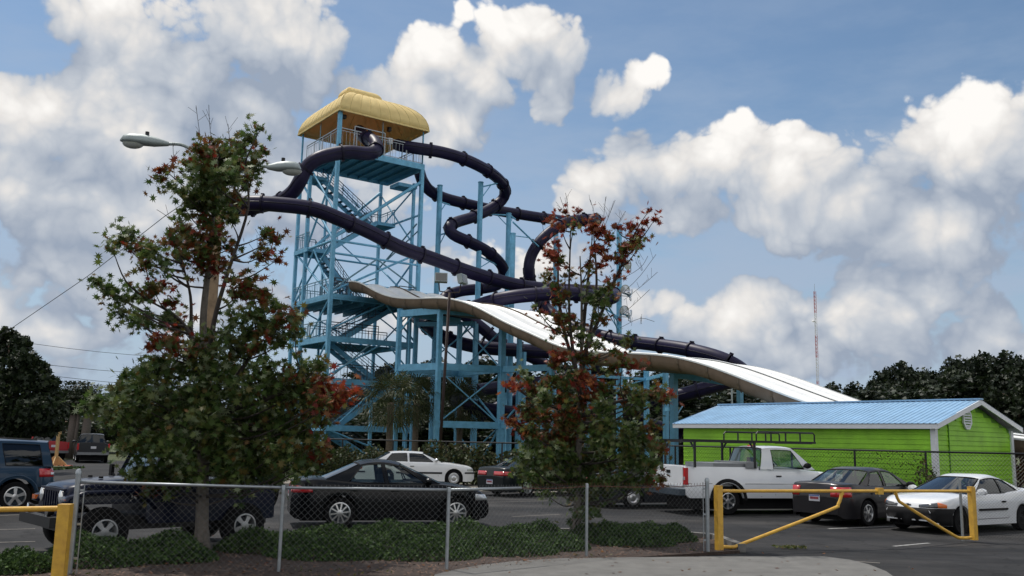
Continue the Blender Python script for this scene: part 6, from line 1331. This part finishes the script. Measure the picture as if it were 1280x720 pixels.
# junipers in the bed
def juniper(c, rx, ry, h, seed, lb):
    rs = np.random.RandomState(seed); root = thing('juniper_shrub', lb, 'shrub', (c[0], c[1], .04), group='low spreading junipers in the planting bed')
    n = int(5200 * rx * ry / .6 + 1500); a = rs.random(n) * 2 * math.pi; q = np.sqrt(rs.random(n)); x, y = rx * q * np.cos(a), ry * q * np.sin(a)
    lump = .72 + .28 * np.sin(x * 5 + seed) * np.cos(y * 6 + seed * 2); h = h * .8; z = h * (1 - q ** 3) * lump * (.45 + .55 * rs.random(n) ** .5) + .02
    cc = np.stack([x, y, z], 1); cc = cc + rs.normal(size=cc.shape) * .018; v, k = scatter(cc, rs.uniform(.035, .085, n), SPRIG, rs, up=-.1); link('foliage', face_mesh('foliage', v, k, M['juniper']), root)['kind'] = 'stuff'
    st = MB()
    for i in range(9):
        t = i * .7; st.tube([Vector((0, 0, .02)), Vector((rx * .8 * math.cos(t), ry * .8 * math.sin(t), h * .55))], [.012, .004], 4)
    st.build('stems', M['twig'], root)
js = [(-6.7, 13.1, .55, .5, .38, 'small juniper against the left end post of the fence'), (-6.0, 13.9, .75, .6, .62, 'juniper behind the left end post of the fence'), (-5.2, 14.5, .8, .6, .55, 'juniper beside the grey trunk of the left maple'), (-4.1, 15.9, .8, .6, .5, 'juniper right behind the left maple trunk'),
      (-3.3, 16.6, .9, .7, .5, 'juniper below the tail of the black sedan'), (-2.9, 15.4, 1.0, .8, .45, 'wide juniper between the second and third fence posts, nearer the fence'), (-2.1, 17.2, 1.0, .8, .55, 'juniper below the rear wheel of the black sedan'), (-1.5, 15.6, 1.1, .8, .5, 'wide juniper just left of the middle fence post'),
      (-.9, 17.6, 1.0, .8, .55, 'juniper below the front wheel of the black sedan'), (-.1, 16.4, 1.0, .8, .5, 'juniper just right of the middle fence post'), (.4, 18.3, .9, .7, .5, 'juniper left of the red-leaved maple trunk'), (1.9, 19.0, .7, .5, .45, 'juniper right of the red-leaved maple trunk'), (2.9, 18.9, .9, .6, .5, 'rightmost juniper near the fence end post'), (2.4, 18.0, .8, .6, .45, 'juniper in front of the rightmost pair'), (.9, 17.0, .6, .5, .42, 'small juniper in front of the red-leaved maple trunk')]
for i, (x, y, rx, ry, h, lb) in enumerate(js): juniper((x, y), rx, ry, h, 40 + i, lb)
def ground_tufts(name, label, area, n, seed, m, size, cond=None):
    rs = np.random.RandomState(seed); x = rs.uniform(area[0], area[1], n); y = rs.uniform(area[2], area[3], n); cc = np.stack([x, y, np.full(n, .04)], 1)
    if cond: cc = np.array([c for c in cc if cond(c[0], c[1])])
    v, k = scatter(cc, rs.uniform(size * .6, size * 1.3, len(cc)), DIAM, rs, up=-.2); o = link(name, face_mesh(name, v, k, M[m])); tag(o, label, 'grass', kind='stuff')
ground_tufts('weeds', 'dry weeds and seedlings scattered in the mulch of the planting bed', (-7.4, 4.2, 11, 19.5), 1500, 8, 'grass_blade', .10, lambda x, y: in_bed(x, y) and (math.sin(x * 2.1) + math.cos(y * 3 + x) > .3))
ground_tufts('grass_tufts', 'grass growing under the slide tower and behind the black fence', (-16.5, 26, 44.5, 78), 20000, 9, 'grass_blade', .30)
ground_tufts('island_weeds', 'grass on the small island at the left', (-30, -22.5, 45.5, 50), 2500, 10, 'juniper', .24)
q = G(985, 686); ground_tufts('crack_weeds', 'weeds growing from a crack in the asphalt by the yellow gate', (q.x - .25, q.x + .35, q.y - .15, q.y + .15), 120, 12, 'grass_blade', .08)

# hedge along the black fence
def bush(c, rx, ry, h, seed, lb, m='hedge', nm='hedge_bush', grp='bushes of the hedge along the black fence', sz=.16, dn=1.0):
    rs = np.random.RandomState(seed); root = thing(nm, lb, 'bush', (c[0], c[1], 0), group=grp); n = int(1300 * dn)
    b = in_ball(rs, n, .4) * [rx, ry, h * .52] + [0, 0, h * .5]; b[:, 2] += .12 * np.sin(b[:, 0] * 4 + seed); b = b[b[:, 2] > 0]
    v, k = scatter(b, rs.uniform(sz * .6, sz * 1.3, len(b)), OVAL, rs); link('foliage', face_mesh('foliage', v, k, M[m]), root)['kind'] = 'stuff'
    MB().tube([Vector((0, 0, 0)), Vector((.05, 0, h * .6))], [.05, .02], 6).build('stem', M['bark'], root); return root
places = ['left of the black sedan roof', 'above the black sedan boot', 'above the black sedan roof', 'left of the white sedan roof', 'behind the white sedan rear window', 'behind the white sedan roof', 'behind the white sedan bonnet', 'right of the white sedan nose', 'between the white sedan and the dark green one', 'left of the dark green sedan boot', 'behind the dark green sedan', 'right behind the dark green sedan']
xs_ = np.linspace(-13.0, 2.8, 12); rr = random.Random(4)
for i, x in enumerate(xs_):
    Y = 43.0 + (x + 10) * -.20; bush((x, Y - .9 + rr.uniform(-.2, .2)), 1.05, .75, rr.uniform(1.35, 1.95), 60 + i, 'dark green hedge bush ' + places[i])
vn = P(1165, 590, 27.2); root = bush((vn.x, vn.y + .35), .35, .3, 1.55, 90, 'thin leafy sapling against the white corner trim of the green building', 'vine', 'sapling', None, .09, .35)
rs = np.random.RandomState(4); a_, b_ = Vector((pB.x, pB.y, 0)), Vector((FC.x, FC.y, 0)); cc = []
for _ in range(420):
    t = 1 - abs(rs.normal()) * .33
    if t < 0: continue
    p = a_.lerp(b_, t); cc.append((p.x - .03, p.y - .03, 1.84 - abs(rs.normal()) * .42))
v, k = scatter(cc, rs.uniform(.03, .07, len(cc)), OVAL, rs); o = link('climbing_vine', face_mesh('climbing_vine', v, k, M['vine'])); tag(o, 'thin vine with small leaves climbing the black fence before the green wall', 'vine', kind='stuff')

# fan palms by the tower foot
def palm(c, h, R_, seed, lb, n=46):
    rs = random.Random(seed); root = thing('fan_palm', lb, 'palm tree', (c[0], c[1], 0), group='fan palms at the tower foot')
    MB().tube([Vector((0, 0, z)) for z in np.linspace(0, h, 6)], [.24, .2, .19, .19, .2, .22], 10).build('trunk', M['palm_bark'], root, smooth=True)
    for i in range(n):
        az = i * 2.4; el = R(75 - 125 * (i / n)) ; d = Vector((math.cos(az) * math.cos(el), math.sin(az) * math.cos(el), math.sin(el))); L_ = R_ * rs.uniform(.45, .6); tip = Vector((0, 0, h)) + d * L_
        s = d.cross(Vector((0, 0, 1))).normalized(); u = s.cross(d); mb = MB(); mb.tube([Vector((0, 0, h)), tip], [.02, .012], 4, cap=False)
        for k in range(15):
            t = R(-105 + 15 * k); q = (d * math.cos(t) + s * math.sin(t)) * R_ * .52 * (1 - .12 * abs(t)); e = tip + q * .6 - Vector((0, 0, .04)); f = tip + q - Vector((0, 0, .28 + .2 * rs.random())); w = (s * math.cos(t) - d * math.sin(t)) * .035
            mb.add([tip, e - w, f, e + w], [(0, 1, 2, 3)])
        mb.build('frond', M['palm'], root)
c = P(488, 520, 53); palm((c.x, c.y), P(488, 503, 53).z, 2.3, 1, 'fan palm with drooping fronds left of the square blue frame')
c = P(575, 520, 60); palm((c.x, c.y), P(575, 508, 60).z, 2.3, 2, 'fan palm standing inside the square blue frame')
c = P(520, 520, 57); palm((c.x, c.y), P(525, 500, 57).z, 2.1, 3, 'fan palm half hidden behind the first blue frame column', 38)

# ------------------------------------------------------------------ background trees
def tree_variant(seed, kind):
    rs = np.random.RandomState(seed); H = 10.0
    if kind == 'pine':
        cs = []; n = 34
        for i in range(n):
            z = H * (.32 + .66 * i / n); rad = 2.6 * (1 - i / n) ** .7 + .35; a = rs.rand() * 6.28; rr_ = rad * rs.uniform(.2, 1); cs.append((rr_ * math.cos(a), rr_ * math.sin(a), z, .75 + .5 * rs.rand()))
        pts = np.vstack([in_ball(rs, 46, .5) * [c[3], c[3], c[3] * .55] + [c[0], c[1], c[2]] for c in cs]); shape, sz, m = TUFT, (.25, .6), M['pine']
    else:
        cs = []
        for i in range(26):
            d = in_ball(rs, 1, .33)[0] * [3.0, 3.0, 3.4]; cs.append((*(d + [0, 0, 5.6]), 1.0 + .7 * rs.rand()))
        pts = np.vstack([in_ball(rs, 80, .5) * [c[3], c[3], c[3] * .8] + [c[0], c[1], c[2]] for c in cs]); pts = pts[pts[:, 2] > .8]; shape, sz, m = TUFT, (.2, .5), M['forest']
    v, k = scatter(pts, rs.uniform(*sz, len(pts)), shape, rs); crown = face_mesh('crown', v, k, m)
    mb = MB().tube([Vector((0, 0, 0)), Vector((.1, 0, H * .5)), Vector((0, .1, H * .72))], [.22, .15, .04], 7)
    for i in range(5): t = i * 2.1; z = H * (.3 + .08 * i); mb.tube([Vector((0, 0, z)), Vector((1.6 * math.cos(t), 1.6 * math.sin(t), z + .7))], [.06, .02], 4)
    return crown, mb.mesh('trunk', M['pine_bark'], True)
VAR = dict(pine=[tree_variant(200 + i, 'pine') for i in range(4)], leafy=[tree_variant(300 + i, 'leafy') for i in range(3)])
def far_tree(kind, i, x, y, h, w, lb, grp):
    cr, tr = VAR[kind][i % len(VAR[kind])]; nm = 'pine_tree' if kind == 'pine' else 'broadleaf_tree'
    root = thing(nm, lb.replace('tree', 'pine' if kind == 'pine' else 'broadleaf tree', 1), 'tree', (x, y, 0), rr.random() * 6.28, grp); root.scale = (w, w, h / 10)
    link('crown', cr, root)['kind'] = 'stuff'; link('trunk', tr, root)
def tree_row(line, Yf, n, kinds, lb, grp, jit=1.0, wf=.1, seed=1, hj=.08):
    r = random.Random(seed); pxs = [q[0] for q in line]; pys = [q[1] for q in line]
    for i in range(n):
        px = pxs[0] + (pxs[-1] - pxs[0]) * (i + r.uniform(-.3, .3)) / (n - 1); py = float(np.interp(px, pxs, pys)); Y = Yf(px) + r.uniform(-jit, jit)
        t = P(px, py, Y); h = t.z * (1 + r.uniform(-hj, hj)); k = kinds[i % len(kinds)]; far_tree(k, r.randrange(9), t.x, t.y, h, h * wf * r.uniform(.85, 1.2), lb, grp)
tree_row([(1035, 490), (1060, 482), (1075, 476), (1110, 468), (1140, 466), (1160, 458), (1180, 464), (1200, 460), (1235, 450), (1260, 452), (1330, 448)], lambda x: 128 - (x - 1035) * .12, 30, ['pine', 'pine', 'leafy'], 'dark tree in the line of woods above the blue roof at the right', 'woods at the right', 3, .095, 2, .13)
tree_row([(1040, 500), (1100, 484), (1330, 468)], lambda x: 104, 20, ['leafy', 'pine'], 'dark tree in the nearer row of woods just above the blue roof', 'nearer row of woods at the right', 3, .15, 3, .08)
tree_row([(385, 478), (470, 462), (520, 456), (570, 450), (600, 447), (640, 448), (700, 452), (800, 458), (900, 468), (1000, 482), (1060, 492)], lambda x: 100, 38, ['pine', 'leafy', 'pine'], 'dark tree of the woods behind the slide tower legs', 'woods behind the slide tower', 4, .12, 4, .06)
tree_row([(400, 490), (1060, 498)], lambda x: 84, 30, ['leafy', 'leafy', 'pine'], 'low dark tree filling the woods behind the slide tower legs', 'low woods behind the slide tower', 2.5, .2, 5, .12)
tree_row([(380, 515), (1080, 515)], lambda x: 79, 34, ['leafy'], 'undergrowth tree at the edge of the woods behind the tower', 'undergrowth behind the slide tower', 2, .32, 6, .15)
tree_row([(70, 500), (100, 490), (135, 487), (200, 486), (330, 482), (400, 484)], lambda x: 150, 18, ['pine', 'leafy'], 'distant dark tree on the horizon at the left behind the power lines', 'distant woods at the left', 5, .13, 7, .06)
tree_row([(-60, 515), (390, 512)], lambda x: 88, 22, ['leafy'], 'dark tree behind the far parked pickups at the left', 'woods behind the far pickups', 3, .26, 8, .15)
tree_row([(-70, 470), (60, 500)], lambda x: 70, 6, ['leafy'], 'dense dark tree behind the steel blue utility vehicle', 'trees behind the steel blue utility vehicle', 2, .16, 9, .1)
# big broadleaf tree at the left edge
rs = np.random.RandomState(77); c0 = P(12, 560, 44); root = thing('broadleaf_tree', 'large dark broadleaf tree filling the left edge behind the steel blue utility vehicle', 'tree', (c0.x, c0.y, 0))
bl_ = [(10, 420, 14), (25, 430, 14), (0, 440, 22), (30, 450, 18), (50, 462, 14), (10, 470, 30), (60, 480, 15), (40, 482, 26), (75, 496, 9), (65, 505, 18), (10, 505, 34), (45, 515, 28), (-20, 450, 30), (-30, 500, 40), (20, 535, 30), (60, 530, 20), (78, 515, 8)]
pp = []; br_ = MB()
for x, y, rp in bl_:
    c = P(x, y, 44 + rs.uniform(-1.5, 1.5)) - root.location; rad = rp * 44 / F_PX; pp.append(in_ball(rs, int(rp * 26), .45) * rad * [1, 1, .8] + np.array(c)); br_.tube([Vector((0, 0, 2.2)), Vector(c) * .6 + Vector((0, 0, 1)), Vector(c)], [.12, .06, .02], 5)
pp = np.vstack(pp); v, k = scatter(pp, rs.uniform(.12, .34, len(pp)), TUFT, rs); link('crown', face_mesh('crown', v, k, M['forest']), root)['kind'] = 'stuff'
br_.build('branches', M['pine_bark'], root); MB().tube([Vector((0, 0, 0)), Vector((.1, 0, 2.4))], [.3, .22], 10).build('trunk', M['pine_bark'], root, smooth=True)
for (px, w, lb) in ((64, .30, 'bare grey trunk left of the red pickup'), (86, .26, 'left one of the two pale pine trunks between the far pickups'), (92, .12, 'thin pale trunk between the two thicker ones'), (104, .30, 'right pale pine trunk above the dark far pickup')):
    a, b = P(px, 560, 66), P(px + 1, 505, 66); root = thing('pine_tree', lb, 'tree', (a.x, a.y, 0))
    MB().tube([Vector((0, 0, 0)), Vector((.1, 0, b.z * .6)), Vector((.15, 0, b.z + .8))], [w * 1.1, w, w * .8], 9).build('trunk', M['bark'], root, smooth=True)
    cr, _t = VAR['leafy'][0]; o = link('crown', cr, root, Matrix.Translation((.15, 0, b.z * .55)) @ Matrix.Diagonal((.45, .45, .36, 1))); o['kind'] = 'stuff'

rs = np.random.RandomState(19); cc = []
for _ in range(900):
    x, y = rs.uniform(-7, 6.5), rs.uniform(11.5, 21)
    z = .066 if (y < 15.9 and x > -.6 and not in_bed(x, y)) else (.075 if in_bed(x, y) else .012)
    if not in_bed(x, y) and rs.rand() < .72: continue
    cc.append((x, y, z))
v, k = scatter(cc, rs.uniform(.04, .09, len(cc)), MAPLE, rs, up=3.5); o = link('fallen_leaves', face_mesh('fallen_leaves', v, k, M['leaf_rust'])); tag(o, 'dry fallen leaves scattered over the planting bed and its edges', 'leaves', kind='stuff')
